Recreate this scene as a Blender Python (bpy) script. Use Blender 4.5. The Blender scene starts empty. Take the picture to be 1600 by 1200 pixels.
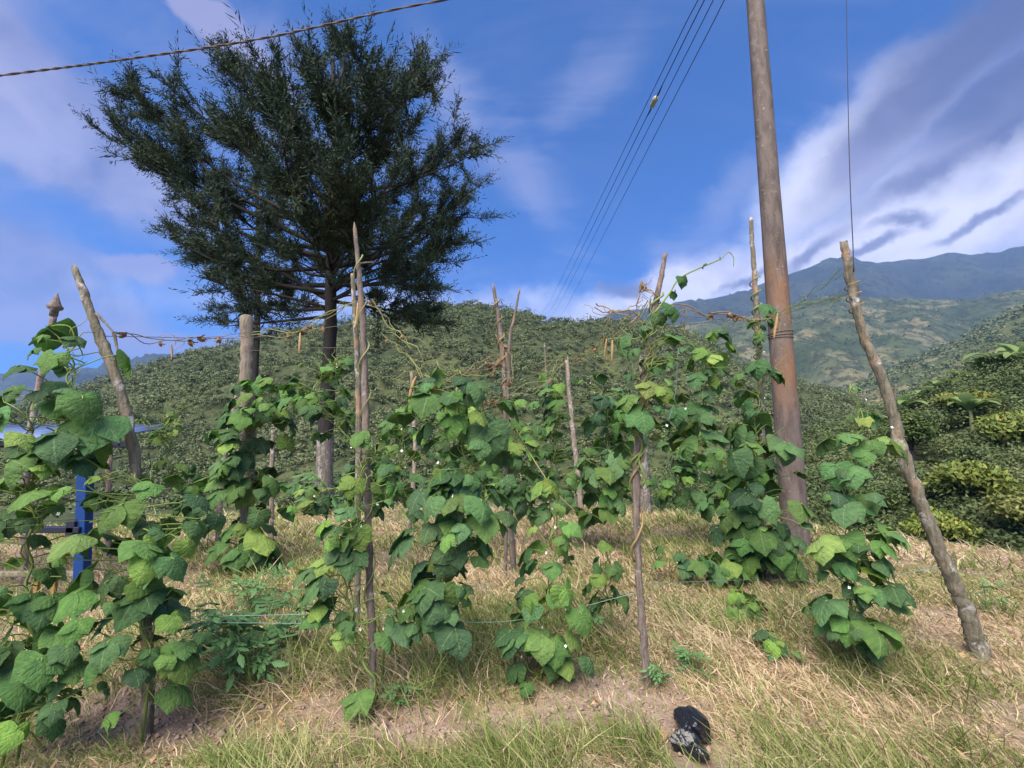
import bpy, math, random
import numpy as np
from mathutils import Vector, Matrix
R = math.radians
rng = np.random.default_rng(11)
random.seed(5)
sc = bpy.context.scene
C = sc.collection

# ------------------------------------------------------------------ camera
PITCH, FPX, CAMZ = R(7.0), 720.0, 1.35
cd = bpy.data.cameras.new('camera'); cam = bpy.data.objects.new('camera', cd); C.objects.link(cam)
cd.sensor_width = 36.0; cd.lens = 36.0 * FPX / 1600.0
cd.clip_start = 0.05; cd.clip_end = 30000
cam.location = (0, 0, CAMZ); cam.rotation_euler = (R(90) + PITCH, 0, 0)
sc.camera = cam
cp, sp = math.cos(PITCH), math.sin(PITCH)
def ray(px, py):
    u, v = (px - 800) / FPX, (600 - py) / FPX
    return np.array([u, cp - v * sp, sp + v * cp])
def P(px, py, Y):                       # world point seen there, at depth Y metres ahead
    d = ray(px, py)
    return d * (Y / d[1]) + np.array([0, 0, CAMZ])
def udir(px, py):
    d = ray(px, py); return d / np.linalg.norm(d)

# ------------------------------------------------------------------ light and sky
SUN_EL, SUN_AZ = R(52), R(205)          # azimuth: clockwise from +Y, so behind the camera on the left
sd = np.array([math.sin(SUN_AZ) * math.cos(SUN_EL), math.cos(SUN_AZ) * math.cos(SUN_EL), math.sin(SUN_EL)])
sl = bpy.data.lights.new('sun', 'SUN'); sun = bpy.data.objects.new('sun', sl); C.objects.link(sun)
sl.energy = 4.2; sl.angle = R(55); sl.color = (1.0, 0.90, 0.78)
sun.rotation_euler = Vector(-sd).to_track_quat('-Z', 'Y').to_euler()
vs = sc.view_settings
vs.view_transform = 'Standard'; vs.look = 'None'; vs.exposure = 1.15; vs.gamma = 1.0; vs.use_curve_mapping = False

class NT:                               # small helper around a node tree
    def __init__(s, tree): s.t = tree; s.n = tree.nodes; s.l = tree.links; s.n.clear()
    def node(s, typ, **kw):
        nd = s.n.new(typ)
        for k, v in kw.items(): setattr(nd, k, v)
        return nd
    def put(s, sock, v):
        if v is None: return
        if isinstance(v, bpy.types.NodeSocket): s.l.new(v, sock)
        elif isinstance(v, (tuple, list, np.ndarray)):
            v = tuple(float(x) for x in v)
            if sock.type == 'RGBA' and len(v) == 3: v = v + (1.0,)
            sock.default_value = v
        else: sock.default_value = v
    def m(s, op, a, b=None, c=None, clamp=False):
        nd = s.node('ShaderNodeMath', operation=op, use_clamp=clamp)
        for i, v in enumerate((a, b, c)): s.put(nd.inputs[i], v)
        return nd.outputs[0]
    def vm(s, op, a, b=None, sc_=None):
        nd = s.node('ShaderNodeVectorMath', operation=op)
        s.put(nd.inputs[0], a)
        if b is not None: s.put(nd.inputs[1], b)
        if sc_ is not None: s.put(nd.inputs['Scale'], sc_)
        return nd.outputs['Value'] if op in ('DOT_PRODUCT', 'LENGTH', 'DISTANCE') else nd.outputs[0]
    def mix(s, f, a, b, blend='MIX'):
        nd = s.node('ShaderNodeMix', data_type='RGBA', blend_type=blend)
        s.put(nd.inputs[0], f); s.put(nd.inputs[6], a); s.put(nd.inputs[7], b)
        return nd.outputs[2]
    def ss(s, x, lo, hi):
        nd = s.node('ShaderNodeMapRange', interpolation_type='SMOOTHSTEP')
        s.put(nd.inputs[0], x); nd.inputs[1].default_value = lo; nd.inputs[2].default_value = hi
        return nd.outputs[0]
    def noise(s, vec, scale, detail=4, rough=0.55, dist=0.0, col=False):
        nd = s.node('ShaderNodeTexNoise')
        if vec is not None: s.put(nd.inputs['Vector'], vec)
        nd.inputs['Scale'].default_value = scale; nd.inputs['Detail'].default_value = detail
        nd.inputs['Roughness'].default_value = rough; nd.inputs['Distortion'].default_value = dist
        return nd.outputs[1 if col else 0]
    def ramp(s, f, stops):
        nd = s.node('ShaderNodeValToRGB'); e = nd.color_ramp.elements
        while len(e) < len(stops): e.new(0.5)
        for el, (p, c) in zip(e, stops): el.position = p; el.color = tuple(c) + (1,)
        s.put(nd.inputs[0], f); return nd.outputs[0]

w = bpy.data.worlds.new('World'); sc.world = w; w.use_nodes = True
n = NT(w.node_tree)
out = n.node('ShaderNodeOutputWorld'); bg = n.node('ShaderNodeBackground'); bg.inputs[1].default_value = 0.1
n.l.new(bg.outputs[0], out.inputs[0])
sky = n.node('ShaderNodeTexSky', sky_type='NISHITA'); sky.sun_disc = False
sky.sun_elevation = SUN_EL; sky.sun_rotation = SUN_AZ; sky.altitude = 1600; sky.air_density = 1.0; sky.dust_density = 0.25; sky.ozone_density = 4.0
hs = n.node('ShaderNodeHueSaturation'); hs.inputs['Saturation'].default_value = 1.55; hs.inputs['Value'].default_value = 0.74
n.l.new(n.mix(1.0, sky.outputs[0], (0.58, 0.80, 1.12), 'MULTIPLY'), hs.inputs['Color'])
tc = n.node('ShaderNodeTexCoord'); d = n.vm('NORMALIZE', tc.outputs['Generated'])
sx = n.node('ShaderNodeSeparateXYZ'); n.l.new(d, sx.inputs[0])
den = n.m('ADD', n.m('MAXIMUM', sx.outputs[2], 0.0), 0.22)
cx = n.node('ShaderNodeCombineXYZ'); n.put(cx.inputs[0], n.m('DIVIDE', sx.outputs[0], den)); n.put(cx.inputs[1], n.m('DIVIDE', sx.outputs[1], den))
pl = cx.outputs[0]
f_big = n.noise(pl, 1.3, 4, 0.55, 0.5)
f_fine = n.noise(d, 7.0, 6, 0.6, 0.4)
f_wisp = n.noise(n.vm('MULTIPLY', pl, (1.0, 2.6, 1.0)), 1.5, 5, 0.62, 0.9)
f_mid = n.noise(d, 3.2, 4, 0.55, 0.3)
dw = n.vm('ADD', d, n.vm('SCALE', n.vm('SUBTRACT', n.noise(d, 6.0, 5, 0.6, 0.0, True), (.5, .5, .5)), sc_=0.12))
def blob(px, py, wx, wy, rot=0.0):      # soft lobe in the sky round a direction
    c = udir(px, py); a0 = np.cross(c, [0, 0, 1]); a0 /= np.linalg.norm(a0); b0 = np.cross(a0, c)
    a = a0 * math.cos(rot) + b0 * math.sin(rot); b = -a0 * math.sin(rot) + b0 * math.cos(rot)
    k = np.linalg.norm(ray(px, py)) * FPX
    da = n.m('DIVIDE', n.vm('DOT_PRODUCT', dw, a), wx / k); db = n.m('DIVIDE', n.vm('DOT_PRODUCT', dw, b), wy / k)
    q = n.m('SQRT', n.m('ADD', n.m('MULTIPLY', da, da), n.m('MULTIPLY', db, db)))
    front = n.m('GREATER_THAN', n.vm('DOT_PRODUCT', d, c), 0.0)
    return n.m('SUBTRACT', n.m('MULTIPLY', front, n.m('MAXIMUM', n.m('SUBTRACT', 3.0, q), 0.0)), 2.0)   # 1 at centre, 0 at the rim
def vmax(l):
    r = l[0]
    for x in l[1:]: r = n.m('MAXIMUM', r, x)
    return r
def dens(b, f, amp, lo, hi): return n.ss(n.m('ADD', b, n.m('MULTIPLY', n.m('SUBTRACT', f, 0.5), amp)), lo, hi)
# thin high veil everywhere, the clear patch in the middle
clear = n.ss(blob(1000, 260, 330, 420, -0.25), -0.3, 0.6)
veil = n.m('MULTIPLY', n.ss(n.m('ADD', f_wisp, n.m('MULTIPLY', f_big, 0.5)), 0.66, 1.02), n.m('SUBTRACT', 1.0, n.m('MULTIPLY', clear, 0.75)))
generic = n.m('MULTIPLY', n.ss(f_big, 0.50, 0.66), n.m('SUBTRACT', 1.0, clear))
generic = n.m('MULTIPLY', generic, n.m('SUBTRACT', 1.0, n.ss(blob(550, 260, 420, 380), 0.0, 0.6)))
f_mix = n.m('ADD', n.m('MULTIPLY', f_mid, 0.55), n.m('MULTIPLY', f_fine, 0.45))
left = dens(vmax([blob(20, 90, 190, 95, -0.55), blob(110, 225, 190, 75, -0.45), blob(230, 300, 150, 45, -0.5), blob(10, 395, 150, 85, -0.55), blob(90, 480, 150, 45, -0.1)]), f_mix, 1.7, -0.25, 0.5)
lsmall = dens(vmax([blob(205, 414, 60, 24), blob(130, 525, 230, 34), blob(330, 30, 150, 30, -0.6), blob(430, 540, 120, 22)]), f_fine, 1.4, -0.15, 0.4)
wisp = n.m('MULTIPLY', dens(vmax([blob(830, 300, 170, 60, -1.1), blob(700, 120, 160, 60, -0.9), blob(930, 120, 130, 60, 0.6), blob(1130, 330, 160, 55, 0.7)]), f_wisp, 2.4, -0.1, 1.1), 0.28)
right = dens(vmax([blob(1500, 330, 330, 110, 0.25), blob(1270, 410, 190, 62, 0.35), blob(1080, 450, 170, 42, 0.15), blob(1330, 245, 190, 60, 0.6), blob(1600, 230, 170, 90, 0.2)]), f_mix, 1.5, -0.55, 0.6)
low = dens(vmax([blob(700, 480, 520, 45), blob(830, 470, 90, 40)]), f_fine, 1.2, 0.0, 1.0)
big = dens(vmax([blob(1490, 90, 270, 75, 0.62), blob(1620, 130, 190, 95, 0.35)]), f_mix, 1.4, -0.35, 0.6)
dark = dens(vmax([blob(1435, 287, 110, 26, 0.22), blob(1275, 388, 85, 17, 0.5), blob(1400, 345, 42, 13), blob(1545, 336, 75, 12, 0.2), blob(1360, 385, 50, 11, 0.4), blob(980, 445, 60, 18), blob(1590, 205, 60, 16, 0.4), blob(1160, 438, 60, 9, 0.5)]), f_fine, 1.7, -0.20, 0.85)
K = 9.0
c_white = np.array((1.0, 0.98, 1.12)) * K * 0.62; c_lilac = np.array((0.34, 0.325, 0.50)) * K * 0.62
c_grey = np.array((0.15, 0.16, 0.33)) * K * 0.62; c_dark = np.array((0.07, 0.085, 0.20)) * K * 0.62
col = n.mix(n.m('MULTIPLY', veil, 0.45), hs.outputs[0], c_lilac)
col = n.mix(n.m('MULTIPLY', generic, 0.7), col, c_lilac)
lcol = n.mix(n.ss(f_mix, 0.38, 0.62), c_grey, n.mix(0.12, c_lilac, c_white))
col = n.mix(wisp, col, n.mix(0.4, c_lilac, c_white))
col = n.mix(n.m('MULTIPLY', left, 0.85), col, lcol)
col = n.mix(n.m('MULTIPLY', lsmall, 0.8), col, c_lilac)
col = n.mix(n.m('MULTIPLY', low, 0.55), col, c_white)
col = n.mix(n.m('MULTIPLY', right, 0.93), col, n.mix(n.ss(f_fine, 0.3, 0.6), n.mix(0.5, c_lilac, c_white), c_white))
col = n.mix(n.m('MULTIPLY', big, 0.93), col, n.mix(n.ss(f_mid, 0.42, 0.64), c_dark, n.mix(0.25, c_grey, c_lilac)))
col = n.mix(n.m('MULTIPLY', dark, 0.78), col, n.mix(0.3, c_dark, c_grey))
n.l.new(col, bg.inputs[0])
w.cycles.sampling_method = 'MANUAL'; w.cycles.sample_map_resolution = 256

# ------------------------------------------------------------------ helpers
_prm = np.random.default_rng(3).permutation(512)
_val = np.random.default_rng(4).random(512)
def vnoise(x, y):
    x = np.asarray(x, float); y = np.asarray(y, float)
    xi = np.floor(x).astype(int); yi = np.floor(y).astype(int); fx = x - xi; fy = y - yi
    fx = fx * fx * (3 - 2 * fx); fy = fy * fy * (3 - 2 * fy)
    h = lambda i, j: _val[(_prm[(_prm[i & 511] + j) & 511])]
    a = h(xi, yi) * (1 - fx) + h(xi + 1, yi) * fx
    b = h(xi, yi + 1) * (1 - fx) + h(xi + 1, yi + 1) * fx
    return a * (1 - fy) + b * fy
def fbm(x, y, o=4, g=0.5):
    s = 0; a = 1; t = 0
    for i in range(o): s = s + a * vnoise(x * 2 ** i + 17.3 * i, y * 2 ** i + 9.1 * i); t += a; a *= g
    return s / t
def sstep(x, a, b):
    t = np.clip((x - a) / (b - a), 0, 1); return t * t * (3 - 2 * t)

def edge_y(x): return np.where(x > 0, 9.4 - 0.115 * x * x, 9.4 - 0.05 * x * x)
def gh(x, y):                           # height of the ground
    x = np.asarray(x, float); y = np.asarray(y, float)
    r = np.hypot(x, y)
    near = 1 - sstep(r, 25, 60)
    h = (fbm(x * 1.3 + 40, y * 1.3 + 7, 3) - 0.5) * 0.09 * near + (fbm(x * 6, y * 6 + 90, 3) - 0.5) * 0.035 * near
    strip = 2.52 + 0.10 * np.sin(x * 1.7) + 0.25 * (x > 0) * np.clip(x - 0.6, 0, 1.5)
    h = h + 0.06 * sstep(y, strip - 0.02, strip + 0.22) - 0.03
    s = np.maximum(y - edge_y(x), 0)
    h = h - np.minimum(0.42 * (np.sqrt(s * s + 1.2) - math.sqrt(1.2)), 30) * (s > 0)
    return h
def G(px, py):                          # where that line of sight meets the garden
    d = ray(px, py); t = CAMZ / -d[2]
    for _ in range(6):
        q = d * t; t = (CAMZ - float(gh(q[0], q[1]))) / -d[2]
    q = d * t; return np.array([q[0], q[1], CAMZ + q[2]])

def new_mesh(name, v, f, mats=(), uv=None, mi=None, smooth=True):
    me = bpy.data.meshes.new(name)
    v = np.asarray(v, np.float32)
    if isinstance(f, np.ndarray):
        k = f.shape[1]; nf = len(f)
        me.vertices.add(len(v)); me.vertices.foreach_set('co', v.ravel())
        me.loops.add(nf * k); me.loops.foreach_set('vertex_index', f.astype(np.int32).ravel())
        me.polygons.add(nf); me.polygons.foreach_set('loop_start', np.arange(0, nf * k, k, dtype=np.int32))
        try: me.polygons.foreach_set('loop_total', np.full(nf, k, dtype=np.int32))
        except Exception: pass
        me.update(calc_edges=True)
    else:
        me.from_pydata([tuple(map(float, p)) for p in v], [], f); me.update()
    for m in mats: me.materials.append(m)
    me.polygons.foreach_set('use_smooth', np.full(len(me.polygons), smooth))
    if mi is not None: me.polygons.foreach_set('material_index', np.asarray(mi, np.int32))
    if uv is not None:
        l = me.uv_layers.new(name='UVMap'); vi = np.zeros(len(me.loops), np.int32); me.loops.foreach_get('vertex_index', vi)
        l.data.foreach_set('uv', np.asarray(uv, np.float32)[vi].ravel())
    return me
def link(name, me, parent=None, loc=(0, 0, 0)):
    o = bpy.data.objects.new(name, me); C.objects.link(o); o.location = tuple(map(float, loc))
    if parent is not None: o.parent = parent
    return o
def tag(o, label=None, cat=None, group=None, kind=None):
    if label: o['label'] = label
    if cat: o['category'] = cat
    if group: o['group'] = group
    if kind: o['kind'] = kind
    return o
def thing(name, loc, label, cat, group=None):
    return tag(link(name, None, None, loc), label, cat, group)

class MB:                               # mesh collector
    def __init__(s): s.v = []; s.f = []; s.mi = []; s.n = 0
    def add(s, v, f, m=0):
        s.v.append(np.asarray(v, float)); s.f += [tuple(int(i) + s.n for i in q) for q in f]; s.mi += [m] * len(f); s.n += len(v)
    def tube(s, pts, rad, sides=6, m=0, cap=True, rough=0.0, seed=0):
        pts = np.asarray(pts, float); N = len(pts)
        rad = np.broadcast_to(np.asarray(rad, float), (N,))
        t = np.gradient(pts, axis=0); t /= np.linalg.norm(t, axis=1)[:, None] + 1e-12
        a = np.cross(t[0], [0.31, 0.2, 0.93]); a /= np.linalg.norm(a)
        V = []; ang = np.arange(sides) * 2 * math.pi / sides
        for i in range(N):
            a = a - t[i] * np.dot(a, t[i]); a /= np.linalg.norm(a) + 1e-12; b = np.cross(t[i], a)
            rr = rad[i] * np.ones(sides)
            if rough: rr = rr * (1 + rough * (2 * fbm(ang * 1.1 + seed, np.full(sides, i * 0.45 + seed * 3.1), 3) - 1))
            V.append(pts[i] + np.outer(rr * np.cos(ang), a) + np.outer(rr * np.sin(ang), b))
        V = np.concatenate(V); F = []
        for i in range(N - 1):
            for j in range(sides):
                k = (j + 1) % sides; F.append((i * sides + j, i * sides + k, (i + 1) * sides + k, (i + 1) * sides + j))
        if cap: F.append(tuple(range(sides))[::-1]); F.append(tuple((N - 1) * sides + j for j in range(sides)))
        s.add(V, F, m)
    def box(s, c, size, m=0, rz=0.0):
        c = np.asarray(c, float); h = np.asarray(size, float) / 2
        V = np.array([[x, y, z] for x in (-1, 1) for y in (-1, 1) for z in (-1, 1)]) * h
        if rz: V = V @ np.array([[math.cos(rz), math.sin(rz), 0], [-math.sin(rz), math.cos(rz), 0], [0, 0, 1]])
        s.add(V + c, [(0, 1, 3, 2), (4, 6, 7, 5), (0, 4, 5, 1), (2, 3, 7, 6), (0, 2, 6, 4), (1, 5, 7, 3)], m)
    def mesh(s, name, mats, origin=(0, 0, 0), smooth=True):
        return new_mesh(name, np.concatenate(s.v) - np.asarray(origin, float), s.f, mats, mi=s.mi, smooth=smooth)
    def build(s, name, mats, parent=None, origin=(0, 0, 0), smooth=True, at=None):
        me = s.mesh(name, mats if isinstance(mats, (list, tuple)) else [mats], origin, smooth)
        return link(name, me, parent, at if at is not None else (0, 0, 0))
def spline(pts, k=8):                   # Catmull-Rom through control points
    p = np.asarray(pts, float)
    if len(p) < 3:
        t = np.linspace(0, 1, k + 1)[:, None]; return p[0] * (1 - t) + p[-1] * t
    q = np.vstack([2 * p[0] - p[1], p, 2 * p[-1] - p[-2]]); o = []
    for i in range(1, len(q) - 2):
        for t in np.arange(k) / k:
            o.append(0.5 * (2 * q[i] + (q[i + 1] - q[i - 1]) * t + (2 * q[i - 1] - 5 * q[i] + 4 * q[i + 1] - q[i + 2]) * t * t + (-q[i - 1] + 3 * q[i] - 3 * q[i + 1] + q[i + 2]) * t ** 3))
    return np.array(o + [p[-1]])
def wiggle(p0, p1, amp, n_=14, sag=0.0, r=rng):
    t = np.linspace(0, 1, n_)[:, None]; p0 = np.asarray(p0, float); p1 = np.asarray(p1, float)
    o = np.zeros((n_, 3))
    for k in range(1, 5): o += np.sin(t * math.pi * k * 1.5 + r.random((1, 3)) * 6.3) * (r.random((1, 3)) - 0.5) * 2 / k
    o *= amp * np.sin(np.pi * np.clip(t * 0.96 + 0.02, 0, 1)) ** 0.5
    p = p0 * (1 - t) + p1 * t + o; p[:, 2] -= (4 * t[:, 0] * (1 - t[:, 0])) * sag
    return p

# ------------------------------------------------------------------ materials
def mat(name):
    m = bpy.data.materials.new(name); m.use_nodes = True; t = NT(m.node_tree)
    o = t.node('ShaderNodeOutputMaterial'); b = t.node('ShaderNodeBsdfPrincipled'); t.l.new(b.outputs[0], o.inputs[0])
    b.inputs['Specular IOR Level'].default_value = 0.3
    return m, t, b, o
def bump(t, b, h, strength, dist):
    nd = t.node('ShaderNodeBump'); nd.inputs['Strength'].default_value = strength; nd.inputs['Distance'].default_value = dist
    t.put(nd.inputs['Height'], h); t.l.new(nd.outputs[0], b.inputs['Normal']); return nd
def translucent(t, b, o, col, fac):
    tr = t.node('ShaderNodeBsdfTranslucent'); t.put(tr.inputs[0], col)
    mx = t.node('ShaderNodeMixShader'); mx.inputs[0].default_value = fac
    t.l.new(b.outputs[0], mx.inputs[1]); t.l.new(tr.outputs[0], mx.inputs[2]); t.l.new(mx.outputs[0], o.inputs[0])
def simple(name, col, rough=0.7, var=0.25, scale=30, bmp=0.0):
    m, t, b, o = mat(name); tc = t.node('ShaderNodeTexCoord')
    f = t.noise(tc.outputs['Object'], scale, 4)
    c = np.array(col)
    t.put(b.inputs['Base Color'], t.mix(f, c * (1 - var), c * (1 + var))); b.inputs['Roughness'].default_value = rough
    if bmp: bump(t, b, f, bmp, 0.01)
    return m

def bean_leaf_material():
    m, t, b, o = mat('bean_leaf'); uv = t.node('ShaderNodeUVMap'); s = t.node('ShaderNodeSeparateXYZ'); t.l.new(uv.outputs[0], s.inputs[0])
    oi = t.node('ShaderNodeObjectInfo'); tc = t.node('ShaderNodeTexCoord')
    au = t.m('ABSOLUTE', t.m('SUBTRACT', t.m('MULTIPLY', s.outputs[0], 2.0), 1.0))
    q = t.m('FRACT', t.m('SUBTRACT', t.m('MULTIPLY', s.outputs[1], 4.6), t.m('MULTIPLY', au, 1.5)))
    tri = t.m('ABSOLUTE', t.m('SUBTRACT', t.m('MULTIPLY', q, 2.0), 1.0))
    vein = t.m('MAXIMUM', t.m('MULTIPLY', t.ss(tri, 0.86, 1.0), 0.55), t.m('SUBTRACT', 1.0, t.ss(au, 0.0, 0.07)))
    pk = t.noise(tc.outputs['Object'], 9, 4, 0.6)
    patch = t.noise(t.vm('ADD', tc.outputs['Object'], oi.outputs['Location']), 3.0, 4, 0.6)
    c = t.mix(t.ss(patch, 0.3, 0.75), t.mix(1.0, oi.outputs['Color'], (0.80, 0.82, 0.85), 'MULTIPLY'), t.mix(1.0, oi.outputs['Color'], (1.2, 1.16, 1.05), 'MULTIPLY'))
    c = t.mix(t.m('MULTIPLY', vein, 0.6), c, t.mix(0.5, c, (0.34, 0.48, 0.20)))
    spot = t.m('MULTIPLY', t.ss(t.noise(t.vm('ADD', tc.outputs['Object'], oi.outputs['Location']), 7.0, 3, 0.7), 0.70, 0.76), t.m('GREATER_THAN', oi.outputs['Random'], 0.6))
    c = t.mix(t.m('MULTIPLY', spot, 0.7), c, (0.24, 0.19, 0.08))
    t.put(b.inputs['Base Color'], c); b.inputs['Roughness'].default_value = 0.72; b.inputs['Specular IOR Level'].default_value = 0.22
    h = t.m('ADD', t.m('MULTIPLY', t.m('SUBTRACT', 1.0, t.m('MULTIPLY', tri, tri)), 0.30), t.m('MULTIPLY', pk, 1.6))
    bump(t, b, h, 0.42, 0.04)
    translucent(t, b, o, t.mix(1.0, c, (1.0, 1.25, 0.45), 'MULTIPLY'), 0.22)
    return m
def island_foliage(name, stops, pos_scale, rough=0.6, trans=0.15, posmix=0.5, tint=None, second=None):
    m, t, b, o = mat(name); g = t.node('ShaderNodeNewGeometry'); tc = t.node('ShaderNodeTexCoord'); oi = t.node('ShaderNodeObjectInfo')
    pn = t.noise(g.outputs['Position'], pos_scale, 3, 0.6)
    pn = t.ss(pn, 0.25, 0.75)
    if second: pn = t.m('ADD', t.m('MULTIPLY', pn, 0.45), t.m('MULTIPLY', t.ss(t.noise(g.outputs['Position'], second, 1, 0.5), 0.32, 0.68), 0.55))
    f = t.m('ADD', t.m('MULTIPLY', g.outputs['Random Per Island'], 1 - posmix), t.m('MULTIPLY', pn, posmix))
    c = t.ramp(f, stops)
    if tint: c = t.mix(1.0, c, oi.outputs['Color'], 'MULTIPLY')
    t.put(b.inputs['Base Color'], c); b.inputs['Roughness'].default_value = rough; b.inputs['Specular IOR Level'].default_value = 0.2
    translucent(t, b, o, c, trans); return m
def bark(name, base, pale, dark, rust=None, lich=0.55, streak=0.3):
    m, t, b, o = mat(name); tc = t.node('ShaderNodeTexCoord'); oi = t.node('ShaderNodeObjectInfo')
    v = t.vm('ADD', tc.outputs['Object'], t.vm('SCALE', oi.outputs['Location'], sc_=3.0))
    long = t.noise(t.vm('MULTIPLY', v, (1.0, 1.0, 0.12)), 60, 5, 0.65)
    pat = t.noise(v, 11, 5, 0.65, 0.6); fine = t.noise(v, 70, 4, 0.7)
    c = t.mix(t.ss(long, 0.3, 0.7), dark, base)
    c = t.mix(t.m('MULTIPLY', t.ss(pat, lich, lich + 0.14), 0.85), c, pale)
    c = t.mix(t.m('MULTIPLY', t.ss(fine, 0.55, 0.75), 0.5), c, np.array(dark) * 0.7)
    if rust is not None: c = t.mix(t.m('MULTIPLY', t.ss(t.noise(v, 4.5, 3, 0.6), 0.56, 0.68), 0.7), c, rust)
    t.put(b.inputs['Base Color'], c); b.inputs['Roughness'].default_value = 0.85
    bump(t, b, t.m('ADD', t.m('MULTIPLY', long, 1.0), t.m('MULTIPLY', fine, 0.6)), 0.8, 0.012); return m

M = {}
M['leaf'] = bean_leaf_material()
M['stem'] = simple('green_stem', (0.20, 0.27, 0.07), 0.55, 0.3, 20)
M['dry'] = simple('dry_stem', (0.30, 0.21, 0.10), 0.8, 0.4, 25)
M['olive'] = simple('yellowing_stem', (0.25, 0.26, 0.10), 0.7, 0.35, 18)
M['dryleaf'] = simple('dry_leaf', (0.27, 0.17, 0.10), 0.8, 0.4, 40, 0.5)
M['pod'] = simple('dry_pod', (0.46, 0.29, 0.13), 0.6, 0.3, 40, 0.3)
M['petal'] = simple('white_petal', (0.8, 0.8, 0.72), 0.6, 0.05)
M['stake'] = bark('stake_bark', (0.26, 0.205, 0.165), (0.43, 0.39, 0.35), (0.11, 0.09, 0.075), (0.28, 0.185, 0.12), 0.56)
M['pale'] = bark('pale_stake_bark', (0.40, 0.32, 0.27), (0.60, 0.55, 0.49), (0.17, 0.13, 0.10), (0.40, 0.25, 0.16), 0.53)
M['lichen'] = bark('lichened_bark', (0.25, 0.215, 0.16), (0.56, 0.54, 0.50), (0.10, 0.095, 0.06), (0.42, 0.25, 0.14), 0.55)
M['post'] = bark('weathered_post', (0.31, 0.255, 0.19), (0.40, 0.35, 0.28), (0.16, 0.13, 0.10), None, 0.6)
M['cypress_bark'] = bark('cypress_bark', (0.05, 0.042, 0.036), (0.09, 0.08, 0.07), (0.022, 0.019, 0.017), None, 0.6)
M['lowbark'] = bark('lichen_trunk_bark', (0.23, 0.20, 0.17), (0.42, 0.39, 0.34), (0.10, 0.085, 0.07), None, 0.5)
M['cypress'] = island_foliage('cypress_foliage', [(0.0, (0.018, 0.034, 0.024)), (0.55, (0.035, 0.058, 0.034)), (1.0, (0.075, 0.10, 0.045))], 0.9, 0.7, 0.06)
M['forest'] = island_foliage('forest_leaves', [(0.0, (0.058, 0.082, 0.038)), (0.5, (0.125, 0.158, 0.070)), (0.85, (0.205, 0.228, 0.105)), (1.0, (0.29, 0.28, 0.15))], 0.03, 0.65, 0.1, 0.72, None, 0.33)
M['shrub'] = island_foliage('shrub_leaves', [(0.0, (0.045, 0.070, 0.022)), (0.5, (0.12, 0.165, 0.050)), (0.85, (0.22, 0.24, 0.085)), (1.0, (0.33, 0.30, 0.15))], 0.8, 0.55, 0.15, 0.35, True)
M['under'] = island_foliage('undergrowth_leaves', [(0.0, (0.04, 0.062, 0.024)), (0.5, (0.10, 0.14, 0.052)), (0.85, (0.19, 0.215, 0.085)), (1.0, (0.29, 0.27, 0.14))], 0.12, 0.65, 0.12, 0.65, None, 0.7)
M['banana'] = island_foliage('banana_leaf', [(0.0, (0.14, 0.22, 0.07)), (0.6, (0.24, 0.34, 0.12)), (1.0, (0.36, 0.42, 0.17))], 0.5, 0.5, 0.4, 0.4)
M['bananastem'] = simple('banana_stem', (0.22, 0.22, 0.10), 0.7, 0.4, 6)
M['weed'] = simple('weed_leaf', (0.10, 0.21, 0.07), 0.6, 0.35, 25)
M['drygrass'] = island_foliage('dry_grass_blades', [(0.0, (0.25, 0.17, 0.095)), (0.3, (0.54, 0.41, 0.24)), (0.7, (0.72, 0.58, 0.38)), (1.0, (0.80, 0.60, 0.44))], 1.1, 0.75, 0.2, 0.4)
M['grass'] = island_foliage('green_grass_blades', [(0.0, (0.09, 0.14, 0.032)), (0.45, (0.19, 0.25, 0.065)), (0.8, (0.33, 0.36, 0.12)), (1.0, (0.52, 0.48, 0.22))], 1.3, 0.6, 0.2, 0.35)
M['cable'] = simple('black_cable', (0.03, 0.028, 0.03), 0.6, 0.2)
M['cable2'] = simple('brown_twisted_cable', (0.10, 0.075, 0.065), 0.6, 0.4, 20)
M['wire'] = simple('rusty_wire', (0.17, 0.13, 0.10), 0.6, 0.3)
M['twine'] = simple('green_twine', (0.22, 0.34, 0.28), 0.5, 0.2)
M['insul'] = simple('insulator', (0.42, 0.40, 0.30), 0.35, 0.2)
M['blue'] = simple('blue_paint', (0.010, 0.048, 0.19), 0.55, 0.2, 12, 0.1)
M['navy'] = simple('dark_steel', (0.02, 0.024, 0.04), 0.5, 0.3, 12)
M['roofblue'] = simple('pale_blue_roof', (0.13, 0.19, 0.36), 0.5, 0.15, 4)
M['orange'] = simple('ochre_wood', (0.34, 0.20, 0.06), 0.7, 0.3, 20)

def ground_material():
    m, t, b, o = mat('soil'); tc = t.node('ShaderNodeTexCoord'); p = tc.outputs['Object']
    a = t.noise(p, 0.9, 5, 0.6); f = t.noise(p, 9, 6, 0.65); g = t.noise(p, 55, 4, 0.7)
    soil = t.mix(t.ss(f, 0.3, 0.7), (0.22, 0.15, 0.115), (0.42, 0.31, 0.25))
    soil = t.mix(t.m('MULTIPLY', t.ss(g, 0.55, 0.72), 0.6), soil, (0.46, 0.36, 0.28))
    that = t.mix(t.ss(g, 0.35, 0.65), (0.16, 0.12, 0.05), (0.36, 0.28, 0.14))
    c = t.mix(t.ss(a, 0.42, 0.60), soil, that)
    ln = t.vm('LENGTH', t.vm('MULTIPLY', p, (1, 1, 0)))
    far = t.ss(ln, 12, 22)
    green = t.mix(t.noise(p, 0.35, 4), (0.05, 0.08, 0.02), (0.13, 0.16, 0.05))
    t.put(b.inputs['Base Color'], t.mix(far, c, green)); b.inputs['Roughness'].default_value = 0.95
    bump(t, b, t.m('ADD', f, t.m('MULTIPLY', g, 0.6)), 0.8, 0.03); return m
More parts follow.
